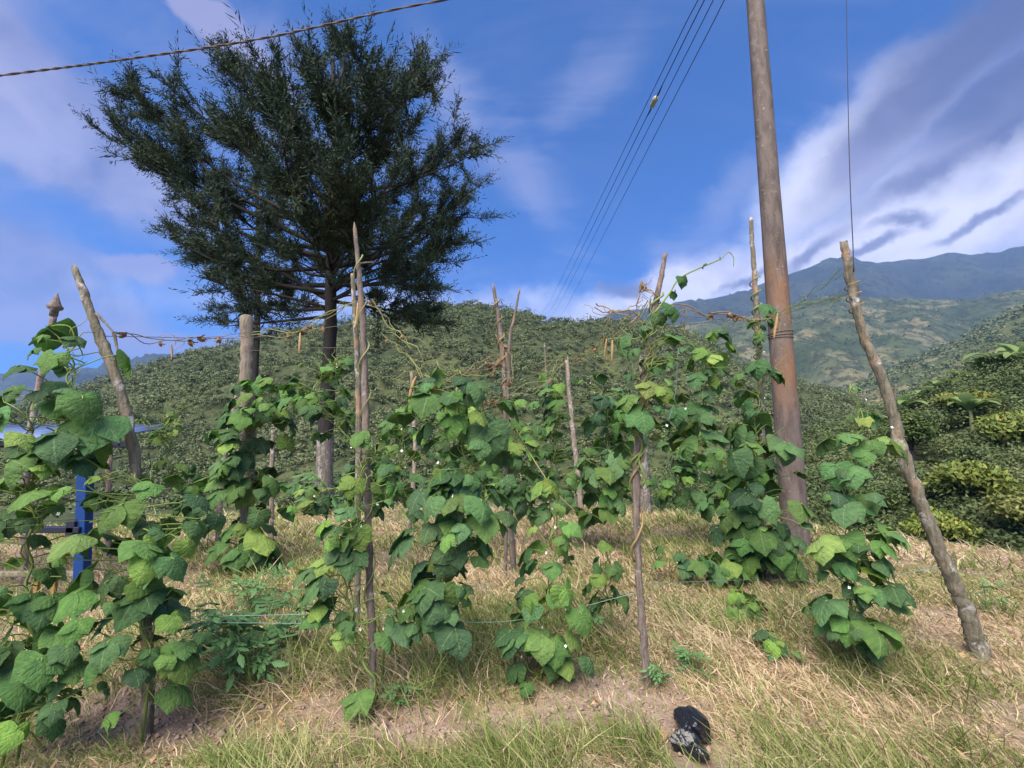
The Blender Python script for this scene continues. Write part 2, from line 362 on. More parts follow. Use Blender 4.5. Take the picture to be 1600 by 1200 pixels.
def hill_material(name, cols, s1, s2, field=None, s3=0.004):
    m, t, b, o = mat(name); tc = t.node('ShaderNodeTexCoord'); p = tc.outputs['Object']
    a = t.noise(p, s1, 6, 0.6, 0.4); f = t.noise(p, s2, 5, 0.65)
    c = t.mix(t.ss(a, 0.35, 0.65), cols[0], cols[1])
    if field is not None:
        c = t.mix(t.ss(t.noise(p, s3, 5, 0.6, 0.6), 0.52, 0.60), c, field)
        c = t.mix(t.m('MULTIPLY', t.ss(t.noise(p, s3 * 2.7, 4, 0.6), 0.60, 0.66), 0.7), c, np.array(field) * (1.5, 1.25, 1.1))
    c = t.mix(t.m('MULTIPLY', t.ss(f, 0.48, 0.58), 0.75), c, np.array(cols[0]) * 0.55)
    t.put(b.inputs['Base Color'], c); b.inputs['Roughness'].default_value = 0.95
    bump(t, b, f, 1.0, 1.0 / s2 * 0.25); return m

# ------------------------------------------------------------------ ground, hills, mountains
def ground_sheet():
    rr = np.concatenate([[0.0], np.geomspace(0.5, 14, 190), np.geomspace(14.5, 9000, 60)])
    na = 320; th = np.linspace(0, 2 * math.pi, na, endpoint=False)
    X = rr[:, None] * np.sin(th); Y = rr[:, None] * np.cos(th)
    Z = gh(X, Y); v = np.stack([X, Y, Z], -1).reshape(-1, 3)
    i, j = np.meshgrid(np.arange(len(rr) - 1), np.arange(na), indexing='ij'); k = (j + 1) % na
    f = np.stack([i * na + j, (i + 1) * na + j, (i + 1) * na + k, i * na + k], -1).reshape(-1, 4)
    return tag(link('ground', new_mesh('ground', v, f, [ground_material()])), kind='structure')
ground_sheet()

def ridge_fn(pts, D, lower=0.0):
    tz = []
    for px, py in pts:
        p = P(px, py, D); tz.append((p[0] / D, p[2] - lower))
    tz = np.array(sorted(tz)); return lambda t: np.interp(t, tz[:, 0], tz[:, 1])
class Hill:
    def __init__(s, name, pts, Y0, D, base, mt, rough, power=1.0, lower=0.0, nt=260, ny=150, trange=(-2.3, 2.3), nscale=1.0, seed=0):
        s.r = ridge_fn(pts, D, lower); s.Y0, s.D, s.base, s.rough, s.power, s.ns, s.seed = Y0, D, base, rough, power, nscale, seed
        t = np.linspace(*trange, nt); yy = np.concatenate([np.linspace(Y0, D, int(ny * 0.75)), np.linspace(D, D * 1.7, ny - int(ny * 0.75) + 1)[1:]])
        T, Y = np.meshgrid(t, yy, indexing='ij'); X = T * Y; Z = s.h(X, Y)
        v = np.stack([X, Y, Z], -1).reshape(-1, 3); i, j = np.meshgrid(np.arange(nt - 1), np.arange(ny - 1), indexing='ij')
        ny_ = len(yy); i, j = np.meshgrid(np.arange(nt - 1), np.arange(ny_ - 1), indexing='ij')
        f = np.stack([i * ny_ + j, (i + 1) * ny_ + j, (i + 1) * ny_ + j + 1, i * ny_ + j + 1], -1).reshape(-1, 4)
        s.o = tag(link(name, new_mesh(name, v, f, [mt])), kind='structure')
    def h(s, X, Y):
        t = X / Y; rz = s.r(t); u = np.clip((Y - s.Y0) / (s.D - s.Y0), 0, 1)
        prof = u ** s.power; prof = prof * (1 - 0.25 * u) + 0.25 * u
        fall = sstep(Y, s.D, s.D * 1.7)
        z = s.base + (rz - s.base) * prof * (1 - 0.75 * fall)
        k = s.ns / s.D
        rid = 1 - np.abs(2 * fbm(X * 5 * k + s.seed, Y * 3 * k + s.seed * 2, 5) - 1)
        z = z + s.rough * ((rid - 0.75) * np.sin(np.pi * np.clip(u, 0, 1)) ** 0.7 * 2.2)
        return z + s.rough * 0.22 * (fbm(X * 40 * k, Y * 40 * k + 5, 3) - 0.5)
far_pts = [(-1200, 610), (-400, 600), (0, 590), (150, 575), (230, 564), (330, 562), (600, 560), (880, 528), (960, 492), (1020, 484), (1100, 470), (1160, 460), (1230, 432), (1285, 410), (1322, 398), (1350, 411), (1400, 411), (1480, 396), (1540, 396), (1600, 388), (1800, 370), (2300, 400), (3000, 420)]
mid_pts = [(-1200, 640), (0, 620), (600, 590), (900, 545), (1000, 520), (1060, 505), (1130, 500), (1200, 488), (1290, 462), (1400, 466), (1500, 470), (1600, 452), (1800, 430), (3000, 470)]
spur_pts = [(-1200, 700), (600, 690), (1150, 640), (1250, 628), (1330, 604), (1400, 578), (1500, 532), (1600, 482), (1800, 420), (3000, 400)]
hill_pts = [(-1500, 760), (-300, 690), (0, 648), (150, 600), (215, 572), (300, 548), (370, 532), (450, 515), (600, 488), (690, 472), (740, 471), (790, 480), (850, 497), (900, 497), (980, 499), (1060, 506), (1110, 530), (1160, 565), (1230, 592), (1290, 604), (1400, 645), (1700, 700), (3000, 760)]
near_pts = [(-1500, 900), (1000, 760), (1180, 715), (1260, 672), (1300, 655), (1400, 630), (1450, 612), (1520, 585), (1560, 562), (1600, 538), (1750, 480), (2300, 400), (3000, 380)]
mt_far = hill_material('mountain_cover', [(0.018, 0.030, 0.016), (0.042, 0.056, 0.028)], 0.0022, 0.02)
mt_mid = hill_material('valley_slope_cover', [(0.038, 0.058, 0.024), (0.085, 0.105, 0.045)], 0.006, 0.045, (0.15, 0.145, 0.075), 0.005)
mt_spur = hill_material('spur_cover', [(0.05, 0.075, 0.025), (0.11, 0.135, 0.05)], 0.02, 0.12, (0.20, 0.18, 0.09), 0.012)
mt_hill = hill_material('forest_floor', [(0.04, 0.055, 0.02), (0.085, 0.10, 0.036)], 0.05, 0.4)
mountain = Hill('mountain', far_pts, 1500, 3200, -30, mt_far, 240, 1.2, nt=260, ny=120, nscale=1.3, seed=3)
slopes = Hill('valley_slope', mid_pts, 520, 1350, -32, mt_mid, 42, 1.1, nt=260, ny=120, nscale=1.6, seed=8)
spur = Hill('spur_hill', spur_pts, 230, 560, -32, mt_spur, 9, 1.0, nt=200, ny=80, nscale=1.5, seed=5)
hill = Hill('forest_hill', hill_pts, 45, 240, -17, mt_hill, 7, 1.15, lower=2.2, nt=220, ny=100, nscale=1.4, seed=1)
bank = Hill('shrub_bank', near_pts, 13, 52, -9, mt_hill, 1.2, 0.9, lower=1.6, nt=240, ny=100, nscale=1.2, seed=2)

def leaf_quads(c, nrm, ln, wd, r=rng, droop=None, tri=False):
    """diamond leaves: centres, normals, lengths, widths -> verts, faces"""
    N = len(c); a = np.cross(nrm, r.normal(size=(N, 3))); a /= np.linalg.norm(a, axis=1)[:, None] + 1e-9
    if droop is not None: a = a + np.array([0, 0, -droop]); a /= np.linalg.norm(a, axis=1)[:, None] + 1e-9
    b = np.cross(nrm, a); b /= np.linalg.norm(b, axis=1)[:, None] + 1e-9
    ln = np.broadcast_to(ln, (N,))[:, None]; wd = np.broadcast_to(wd, (N,))[:, None]
    if tri:
        v = np.stack([c - a * ln * 0.5 - b * wd * .45, c - a * ln * 0.3 + b * wd * 0.55, c + a * ln * 0.5], 1).reshape(-1, 3)
        return v, np.arange(3 * N).reshape(N, 3)
    v = np.stack([c - a * ln * 0.5, c + b * wd * 0.5 - a * ln * 0.05, c + a * ln * 0.5, c - b * wd * 0.5 - a * ln * 0.05], 1).reshape(-1, 3)
    return v, np.arange(4 * N).reshape(N, 4)
def clump(nl, rx, rz, leaf, r, lobes=6):
    """points and normals of one leafy crown built of lobes"""
    L = r.normal(size=(lobes, 3)); L /= np.linalg.norm(L, axis=1)[:, None]; L[:, 2] = np.abs(L[:, 2]) * 0.9 - 0.1
    L *= np.array([rx, rx, rz]) * (0.35 + 0.35 * r.random((lobes, 1)))
    k = r.integers(0, lobes, nl); u = r.normal(size=(nl, 3)); u /= np.linalg.norm(u, axis=1)[:, None]
    rad = (0.42 + 0.25 * r.random((lobes, 1)))[k] * (r.random((nl, 1)) ** 0.35)
    c = L[k] + u * rad * np.array([rx, rx, rz * 0.8])
    nn = u * 0.8 + np.array([0, 0, 0.55]) + r.normal(size=(nl, 3)) * 0.45
    return c, nn / np.linalg.norm(nn, axis=1)[:, None]

def forest_cover(name, H, N, ys, ye, tr, size, nleaf, label, mt, far_size, leaf=0.5):
    r = np.random.default_rng(21)
    t = r.uniform(tr[0], tr[1], N); Y = np.exp(r.uniform(math.log(ys), math.log(ye), N)); X = t * Y
    Z = H.h(X, Y); s1 = np.interp(Y, [ys, ye], [size, far_size]); s = s1 * (0.5 + 1.0 * r.random(N) ** 1.6) * (1 + 0.6 * (fbm(X / 25, Y / 25, 2) > 0.56)) * np.where(r.random(N) < .04, 1.5, 1.0) * np.where((fbm(X / 9 + 30, Y / 9, 2) < .33) & (ys > 40), .45, 1.0)
    V = []
    protos = [clump(nleaf, 1.0, 0.75, 0.5, r, 4) for _ in range(8)]
    pk = r.integers(0, 8, N); ang = r.uniform(0, 6.28, N)
    vs_ = []
    for i in range(N):
        c, nn = protos[pk[i]]; ca, sa = math.cos(ang[i]), math.sin(ang[i]); rot = np.array([[ca, -sa, 0], [sa, ca, 0], [0, 0, 1]])
        vs_.append((c @ rot.T * s[i] + (X[i], Y[i], Z[i] + s[i] * 0.55), nn @ rot.T, np.full(len(c), min(s[i], s1[i] * .95))))
    cc = np.concatenate([a for a, _, _ in vs_]); nn = np.concatenate([b for _, b, _ in vs_]); ss_ = np.concatenate([c for _, _, c in vs_])
    v, f = leaf_quads(cc, nn, ss_ * leaf * r.uniform(0.7, 1.3, len(cc)), ss_ * leaf * 0.72 * r.uniform(0.7, 1.3, len(cc)), r, tri=True)
    return tag(link(name, new_mesh(name, v, f, [mt], smooth=False)), label, 'forest', kind='stuff')
forest_cover('hillside_forest', hill, 12500, 48, 252, (-1.45, 0.85), 1.1, 56, 'dense green bushy forest covering the rounded hill behind the bean rows', M['forest'], 2.4, 0.41)
forest_cover('spur_forest', spur, 2200, 300, 600, (0.2, 1.4), 3.0, 14, 'dark scrubby trees scattered over the spur across the valley', M['forest'], 5.0, 0.7)
forest_cover('valley_forest', slopes, 3200, 560, 1350, (-0.3, 1.4), 3.2, 10, 'small dark trees dotted over the hazy far valley slopes', M['forest'], 6.0, 0.7)
forest_cover('bank_undergrowth', bank, 3300, 13, 54, (0.25, 1.7), 0.85, 150, 'low mixed green undergrowth covering the bank below the power pole', M['under'], 1.3, 0.21)

# ------------------------------------------------------------------ grass
BAG = G(1085, 1165)
def blades(name, n_, mt, label, dens_fn, lmin, lmax, flat, wid, seed, cat='grass'):
    r = np.random.default_rng(seed)
    xs, ys = [], []; got = 0
    while got < n_:
        Y = np.exp(r.uniform(math.log(1.75), math.log(10.8), n_)); t = np.clip(r.normal(0, .95, n_), -2.1, 2.1); X = t * Y
        keep = (r.random(n_) < dens_fn(X, Y)) & (Y < edge_y(X) + 1.2) & (np.hypot(X - BAG[0], (Y - BAG[1] + .06) * .8) > .17)
        xs.append(X[keep]); ys.append(Y[keep]); got += keep.sum()
    X = np.concatenate(xs)[:n_]; Y = np.concatenate(ys)[:n_]; Z = gh(X, Y) - 0.004
    # gather blades into tufts
    cx_ = np.round(X / 0.09 + fbm(X * 7, Y * 7, 2)) * 0.09; cy_ = np.round(Y / 0.09) * 0.09
    pull = r.uniform(0, 0.75, n_); X = X + (cx_ - X) * pull * 0.6; Y = Y + (cy_ - Y) * pull * 0.6; Z = gh(X, Y) - 0.004
    tall = 0.45 + 1.4 * sstep(fbm(X * 2.2 + 5, Y * 2.2, 3), .3, .75) * (0.4 + fbm(X * 9, Y * 9 + 3, 2))
    L = (lmin + (lmax - lmin) * r.random(n_) ** 1.7) * tall
    wd = wid * (0.7 + 0.6 * r.random(n_)) * np.clip(Y / 3.0, 0.8, 2.6)
    out_a = np.arctan2(Y - cy_, X - cx_) + r.normal(0, 0.9, n_); dx, dy = np.cos(out_a), np.sin(out_a)
    el0 = R(90) - np.abs(r.normal(0, 0.35, n_)) - flat * r.random(n_) * 1.15; bend = r.uniform(0.4, 1.5, n_) * (1 + flat * 0.3)
    pts = []; p = np.stack([X, Y, Z], -1); pts.append(p)
    for k in range(2):
        e = el0 - bend * (k + 0.5) / 2
        st = np.stack([dx * np.cos(e), dy * np.cos(e), np.sin(e)], -1) * (L / 2)[:, None]
        tw = np.stack([-dy, dx, np.zeros(n_)], -1) * (r.normal(0, 0.2, n_) * L)[:, None]
        p = p + st + tw; g = gh(p[:, 0], p[:, 1]) + 0.006; p[:, 2] = np.maximum(p[:, 2], g); pts.append(p.copy())
    sa = r.uniform(0, 6.28, n_); side = np.stack([np.cos(sa), np.sin(sa), 0.25 * np.sin(sa * 3)], -1)
    V = np.stack([pts[0] - side * wd[:, None] * .5, pts[0] + side * wd[:, None] * .5, pts[1] - side * wd[:, None] * .42, pts[1] + side * wd[:, None] * .42,
                  pts[2] - side * wd[:, None] * .08, pts[2] + side * wd[:, None] * .08], 1).reshape(-1, 3)
    b = np.arange(n_)[:, None, None] * 6; q = np.array([[0, 1, 3, 2], [2, 3, 5, 4]])[None]
    F = (b + q).reshape(-1, 4)
    return tag(link(name, new_mesh(name, V, F, [mt])), label, cat, kind='stuff')
def soil_strip(X, Y):                    # bare earth along the front row, thinning out to the right
    c = 2.42 + 0.09 * np.sin(X * 1.7) + 0.05 * np.sin(X * 5)
    return np.exp(-((Y - c) / 0.165) ** 4) * (1 - 0.85 * sstep(X, 0.75, 1.15)) * (0.65 + 0.5 * fbm(X * 3, Y * 3, 2))
def d_dry(X, Y):
    p = fbm(X * 0.8 + 3, Y * 0.8 + 20, 3); base = 0.35 + 0.65 * sstep(p, 0.32, 0.55)
    base = base * np.where(X < -0.9, 0.55, 1.0) * (0.75 + 0.25 * sstep(Y, 2.6, 3.2))
    return np.clip(base * (1 - 1.0 * soil_strip(X, Y)), 0, 1) * np.clip(fbm(X * 5, Y * 5, 2) * 1.9 - 0.25, 0.04, 1)
def d_green(X, Y):
    p = fbm(X * 0.9 + 70, Y * 0.9 + 4, 3); base = 0.18 + 0.8 * sstep(p, 0.44, 0.62)
    front = 1 - sstep(Y, 2.25, 2.45); base = np.maximum(base, front * (0.25 + 0.75 * sstep(fbm(X * 3.0, Y * 3.0 + 9, 2), 0.42, 0.6)))
    base = np.maximum(base, np.where(X < -0.5, 0.5, 0) * sstep(fbm(X * 1.6 + 8, Y * 1.6, 2), 0.35, 0.6))
    base = base + 0.5 * np.exp(-((Y - 2.85) / 0.18) ** 2) * (X < 1.3) * sstep(fbm(X * 2 + 1, 0 * Y, 2), 0.4, 0.6)
    return np.clip(base * (1 - 1.0 * soil_strip(X, Y)), 0, 1)
blades('dry_grass', 122000, M['drygrass'], 'dry straw coloured grass matted over the garden plot', d_dry, 0.05, 0.155, 0.75, 0.0058, 31)
blades('green_grass', 74000, M['grass'], 'short green grass growing among the dry straw', d_green, 0.06, 0.19, 0.15, 0.0056, 32)

def litter():
    r = np.random.default_rng(41); V = []; F = []; n0 = 0                      # soil clods along the bare strip
    oct_ = np.array([(1, 0, 0), (0, 1, 0), (-1, 0, 0), (0, -1, 0), (0, 0, 1), (0, 0, -1)], float); of = [(0, 1, 4), (1, 2, 4), (2, 3, 4), (3, 0, 4), (1, 0, 5), (2, 1, 5), (3, 2, 5), (0, 3, 5)]
    for k in range(1500):
        y = r.uniform(1.9, 6); x = r.uniform(-1.3, 1.3) * y
        if k < 1000: x = r.uniform(-2.6, 1.6); y = 2.42 + .09 * math.sin(x * 1.7) + r.normal(0, .13)
        sz = r.uniform(.004, .016) * (2.2 if r.random() < .05 else 1); v = oct_ * r.uniform(.6, 1.3, (6, 3)) * (sz, sz, sz * .7)
        a = r.uniform(0, 6.3); v = v @ np.array([[math.cos(a), -math.sin(a), 0], [math.sin(a), math.cos(a), 0], [0, 0, 1]]); V.append(v + (x, y, float(gh(x, y)) + sz * .3)); F += [tuple(i + n0 for i in q) for q in of]; n0 += 6
    tag(link('soil_clods', new_mesh('soil_clods', np.concatenate(V), np.array(F), [simple('clod', (.33, .24, .19), .95, .4, 60)])), 'crumbly reddish soil clods strewn along the bare strip', 'soil', kind='stuff')
    N = 900; y = np.exp(r.uniform(math.log(1.9), math.log(7), N)); x = r.uniform(-1.25, 1.25, N) * y; c = np.stack([x, y, gh(x, y) + r.uniform(.012, .05, N)], -1)
    nn = r.normal(0, .35, (N, 3)) + (0, 0, 1); nn /= np.linalg.norm(nn, axis=1)[:, None]; v, f = leaf_quads(c, nn, r.uniform(.025, .075, N), r.uniform(.012, .035, N), r)
    v = v + r.normal(0, .004, v.shape)
    tag(link('fallen_leaves', new_mesh('fallen_leaves', v, f, [island_foliage('fallen_leaf', [(0, (.16, .09, .05)), (.5, (.36, .22, .12)), (1, (.55, .42, .27))], 3, .8, .1, .2)], smooth=False)), 'withered brown leaves fallen among the straw', 'leaf litter', kind='stuff')
litter()

# ------------------------------------------------------------------ cypress trees
def cypress(name, base, trunk_px, limbs, Y, label, group, ksp, seed, thick, dead=0):
    r = np.random.default_rng(seed)
    root = thing(name, base, label, 'tree', group)
    tp = spline([base] + [P(x, y, Y) for x, y in trunk_px], 8)
    tb = MB(); rad = np.linspace(thick, thick * 0.28, len(tp)); rad[:3] *= (1.35, 1.15, 1.05)
    lowz = P(0, 700, Y)[2]
    k = int(np.argmax(tp[:, 2] > lowz)) + 1 if name == 'cypress_tree' else 0
    tp0 = tp.copy(); tp0[0, 2] -= 0.15
    tb.tube(tp0, rad, 14, 0, rough=0.12, seed=seed); trunk = tb.build('trunk', M['cypress_bark'], root, base)
    if k:
        lb = MB(); lb.tube(tp0[:k + 1], rad[:k + 1] * 1.05, 14, 0, rough=0.16, seed=seed + 2, cap=False)
        link('lichen_bark', lb.mesh('lichen_bark', [M['lowbark']], base), trunk)
    lm = MB(); SP = []; SD = []; SL = []
    for (ex, ey, dY, s0, w_) in limbs:
        i = int(s0 * (len(tp) - 1)); p0 = tp[i]; p2 = P(ex, ey, Y + dY)
        mid = p0 * 0.5 + p2 * 0.5 + np.array([0, 0, -0.10 * np.linalg.norm(p2 - p0) * (1 if ey < 400 else -0.6)])
        path = spline([p0, mid + r.normal(0, 0.15, 3), p2], 9); ln = np.linalg.norm(p2 - p0)
        lm.tube(path, np.linspace(min(0.06, 0.02 + 0.009 * ln), 0.006, len(path)), 6)
        ld = (p2 - p0) / ln
        nb = int(w_ * (6 + ln * 4.2))
        for _ in range(nb):
            u = r.uniform(0.30, 1.0) ** 0.7; q = path[min(int(u * (len(path) - 1)), len(path) - 1)] + r.normal(0, 0.05, 3)
            dd = ld * 0.75 + r.normal(0, 0.46, 3) + np.array([0, 0, 0.30]); dd /= np.linalg.norm(dd)
            bl = r.uniform(0.35, 1.0) * (1.15 - 0.40 * u); e = q + dd * bl
            bp = np.array([q, q + dd * bl * 0.5 + r.normal(0, 0.04, 3), e])
            lm.tube(bp, [0.012, 0.008, 0.004], 3, cap=False)
            for _k in range(ksp):
                f = r.uniform(0.12, 1.0); sd_ = dd * 0.7 + r.normal(0, 0.5, 3) + np.array([0, 0, 0.22])
                SP.append(q + dd * bl * f); SD.append(sd_ / np.linalg.norm(sd_)); SL.append(r.uniform(0.13, 0.30) * (1.25 if f > 0.85 else 1))
            SP.append(e - dd * 0.05); SD.append(dd + np.array([0, 0, 0.2])); SL.append(r.uniform(0.35, 0.62))
    SP = np.array(SP); SD = np.array(SD); SD /= np.linalg.norm(SD, axis=1)[:, None]; SL = np.array(SL); N = len(SP)
    side = np.cross(SD, r.normal(size=(N, 3))); side /= np.linalg.norm(side, axis=1)[:, None]
    tris = []
    for j in range(9):                  # a feathery spray: axis plus side twigs, alternating
        f = j / 9.0; sg = 1 if j % 2 else -1
        o = SP + SD * (SL * f)[:, None]; ln = SL * (0.42 - 0.30 * f) * r.uniform(0.7, 1.3, N)
        dr = SD * 0.82 + side * sg * 0.62 + r.normal(0, 0.18, (N, 3)); wv = np.cross(dr, r.normal(size=(N, 3))); wv /= np.linalg.norm(wv, axis=1)[:, None]
        w2 = wv * 0.0098
        tris.append(np.stack([o - w2 * 0.6, o + dr * (ln * 0.45)[:, None] + w2, o + dr * ln[:, None], o + dr * (ln * 0.45)[:, None] - w2], 1))
    V = np.stack(tris, 1).reshape(-1, 3) - base; F = np.arange(len(V)).reshape(-1, 4)
    link('crown', new_mesh('crown', V, F, [M['cypress']], smooth=False), root)
    lm.build('limbs', M['cypress_bark'], root, base)
    return root
TB = G(505, 800)
TY = TB[1]
limbs = [(165, 205, 0.3, .55, 1.1), (185, 140, -0.5, .60, 1.0), (235, 172, 1.0, .60, 1.0), (250, 125, -0.6, .66, .9), (350, 85, 0.4, .72, 1.0), (385, 130, -1.2, .75, 1), (482, 80, 0.2, .85, 1.0),
         (520, 62, 0.9, .9, .9), (560, 90, -0.8, .88, 1.0), (600, 120, 0.8, .85, 1.0), (655, 110, 0.1, .78, 1.0), (685, 110, -0.6, .74, 1.0), (730, 195, 0.6, .68, 1.0), (745, 240, -0.6, .62, .9), (755, 285, 0.2, .55, 1.0),
         (735, 330, 1.0, .50, .9), (710, 375, -0.6, .47, .8), (700, 410, 0.4, .44, .9), (650, 445, -1.0, .42, .6), (690, 500, 0.8, .42, 1.0), (640, 505, -0.4, .42, .9),
         (230, 245, -0.2, .54, 1.1), (280, 250, 1.2, .56, 1), (310, 310, -0.6, .50, 1), (300, 350, 0.5, .46, .9), (270, 375, -0.3, .44, .8), (330, 410, 1.0, .43, .9), (350, 450, -0.5, .41, .9), (400, 420, 0.6, .44, .7),
         (420, 120, -2.2, .66, 1.2), (500, 130, -2.6, .66, 1.3), (580, 150, -2.4, .62, 1.2), (640, 190, -2.0, .58, 1.1), (440, 220, -2.8, .56, 1.2), (540, 230, -3.0, .56, 1.3), (620, 270, -2.6, .5, 1.0), (370, 200, -2.0, .6, 1.1),
         (430, 110, 2.0, .7, 1.0), (540, 110, 2.4, .7, 1.0), (630, 140, 2.0, .66, 1.0), (340, 190, 2.2, .6, 1.0), (680, 260, 2.2, .55, 1.0), (470, 190, 2.6, .62, 1.0), (660, 320, 1.8, .5, .7), (400, 300, 1.8, .5, .6), (560, 310, -2.2, .48, .5), (460, 310, -1.8, .5, .6), (600, 350, 1.6, .46, .4), (430, 390, -1.2, .46, .6), (475, 430, 1.2, .44, .45), (565, 400, 1.4, .46, .5), (605, 430, -1.0, .44, .6), (585, 470, .8, .42, .55), (480, 345, -1.6, .5, .7), (530, 345, 2.0, .5, .6), (640, 385, 1.4, .46, .7), (440, 470, .5, .41, .6), (560, 360, -1.8, .5, .6), (420, 350, -.4, .48, .7), (385, 480, .8, .40, .7), (665, 440, .2, .43, .9), (350, 510, -.2, .39, .6)]
cypress('cypress_tree', TB, [(510, 640), (516, 520), (517, 420), (521, 300), (522, 180), (520, 90)], limbs, TY, 'tall dark spreading cypress tree with a lichened trunk behind the bean rows', None, 32, 77, 0.155)
S2 = np.array([P(398, 700, 14.0)[0], 14.0, 0]); S2[2] = gh(S2[0], S2[1])
limbs2 = [(335, 330, 0, .72, .5), (300, 395, -.5, .6, .6), (345, 440, 0.4, .5, .8), (360, 490, -.4, .42, .9), (440, 400, 0.5, .62, .6), (430, 350, -.5, .72, .5), (400, 300, 0, .85, .4), (450, 470, 0.3, .48, .6), (350, 400, 1.0, .6, .8), (420, 450, -1.0, .5, .8), (380, 500, 0.6, .44, .9), (345, 515, 0.2, .40, .6), (470, 520, 0.4, .38, .5)]
cypress('cypress_tree', S2, [(399, 560), (402, 480), (404, 400), (402, 320), (400, 270)], limbs2, 14.0, 'slimmer dark cypress tree standing behind the big one beside the thick round post', None, 22, 78, 0.12)

# ------------------------------------------------------------------ shrubs and bananas on the bank
def shrub_mesh(nl, rx, rz, leaf, seed, lobes, droop=None):
    r = np.random.default_rng(seed); c, nn = clump(nl, rx, rz, leaf, r, lobes); c[:, 2] += rz * 0.95
    v, f = leaf_quads(c, nn, leaf * r.uniform(0.7, 1.3, nl), leaf * 0.45 * r.uniform(0.8, 1.2, nl), r, droop)
    return new_mesh('crown', v, f, [M['shrub']], smooth=False)
def shrub_trunk(rx, rz, seed):
    r = np.random.default_rng(seed); b = MB(); b.tube(spline([(0, 0, -0.3), (0.05, 0, rz * 0.4), (0, 0.05, rz * 0.9)], 4), np.linspace(0.09, 0.05, 9), 6)
    for k in range(5):
        a = k * 1.3 + r.random(); b.tube(spline([(0, 0, rz * (0.3 + 0.1 * k)), (math.cos(a) * rx * .3, math.sin(a) * rx * .3, rz * (0.7 + .1 * k)), (math.cos(a) * rx * .6, math.sin(a) * rx * .6, rz * (0.95 + .12 * k))], 4), np.linspace(0.05, 0.015, 9), 5)
    return b.mesh('trunk', [M['cypress_bark']])
SH = [(shrub_mesh(3200, 1.5, 1.15, 0.20, 1, 9, .2), shrub_trunk(1.5, 1.15, 1)), (shrub_mesh(2600, 1.3, 1.0, 0.26, 2, 7, .5), shrub_trunk(1.3, 1.0, 2)),
      (shrub_mesh(3000, 1.2, 1.5, 0.18, 3, 10), shrub_trunk(1.2, 1.5, 3)), (shrub_mesh(2200, 1.6, 1.0, 0.30, 4, 8, .8), shrub_trunk(1.6, 1.0, 4))]
# px, py of crown middle, depth, mesh, scale, tint, label
shr = [(1480, 838, 11.0, 1, .62, (1.25, 1.35, .8), 'bright green shrub at the grass edge just beyond the leaning lichened branch'),
       (1410, 800, 13.5, 3, .75, (1.5, 1.4, .7), 'yellow green bush behind the lichened branch between pole and shrub'),
       (1330, 745, 16.0, 0, .90, (1.5, 1.35, .55), 'yellowish fine leaved bush beside the power pole behind hanging bean leaves'),
       (1290, 820, 13.0, 2, .60, (.8, .9, .7), 'small dark bush low against the foot of the power pole'),
       (1560, 800, 13.5, 0, .95, (.62, .72, .6), 'big dark grey green shrub at the edge of the grass on the far right'),
       (1600, 870, 10.5, 3, .55, (1.1, 1.2, .7), 'low bright bush at the right end of the grass'),
       (1540, 735, 18.0, 2, 1.15, (.7, .78, .62), 'dark rounded shrub above the grass edge behind the big dark shrub'),
       (1450, 730, 19.0, 1, 1.0, (1.0, 1.05, .75), 'mid green shrub behind the lower half of the leaning branch'),
       (1600, 680, 21.0, 0, 1.25, (1.05, .95, .75), 'broad olive shrub halfway up the bank at the right side'),
       (1500, 660, 25.0, 3, 1.25, (1.2, 1.15, .7), 'broad yellow green tree with drooping leaves halfway up the bank'),
       (1290, 690, 22.0, 2, .95, (.45, .55, .5), 'very dark tree close to the power pole in the hollow'),
       (1350, 670, 27.0, 0, 1.15, (.5, .6, .5), 'dark tree in the hollow between power pole and leaning branch'),
       (1420, 640, 33.0, 2, 1.5, (.6, .7, .55), 'dark green tree behind the middle of the leaning branch'),
       (1500, 615, 38.0, 1, 1.5, (1.25, 1.1, .7), 'pale olive tree standing high on the bank left of the bananas'),
       (1570, 620, 31.0, 3, 1.3, (1.1, 1.1, .7), 'light green tree on the bank under the topmost bananas'),
       (1450, 690, 23.0, 3, .9, (1.35, 1.3, .8), 'pale leafy shrub in the middle of the bank'),
       (1250, 770, 17.0, 3, .7, (.7, .85, .6), 'dim bush half hidden behind the lower power pole')]
for i, (px, py, Y, k, s_, tint, lab) in enumerate(shr):
    p = P(px, py, Y); ctop = p[2] - s_ * 1.05
    g = max(float(bank.h(np.array(p[0]), np.array(Y))), float(gh(p[0], Y)))
    z = min(ctop, g + 0.6) if ctop > g else ctop
    ctop = max(g - .25 * s_, min(ctop, g + .35 * s_)); o = thing('shrub', (p[0], Y, ctop), lab, 'shrub', 'shrubs on the bank beyond the garden'); o.rotation_euler.z = i * 1.7; o.scale = (s_, s_, s_)
    c = link('crown', SH[k][0], o); c.color = tint + (1,)
    tr = link('trunk', SH[k][1], o); tr.scale = (1, 1, 1)
    if ctop - g > 0.3:                   # trunk reaches the slope
        b = MB(); b.tube([(0, 0, (g - ctop) / s_ - 0.3), (0, 0, 0.1)], [0.11, 0.09], 7); b.build('lower_trunk', M['cypress_bark'], o)
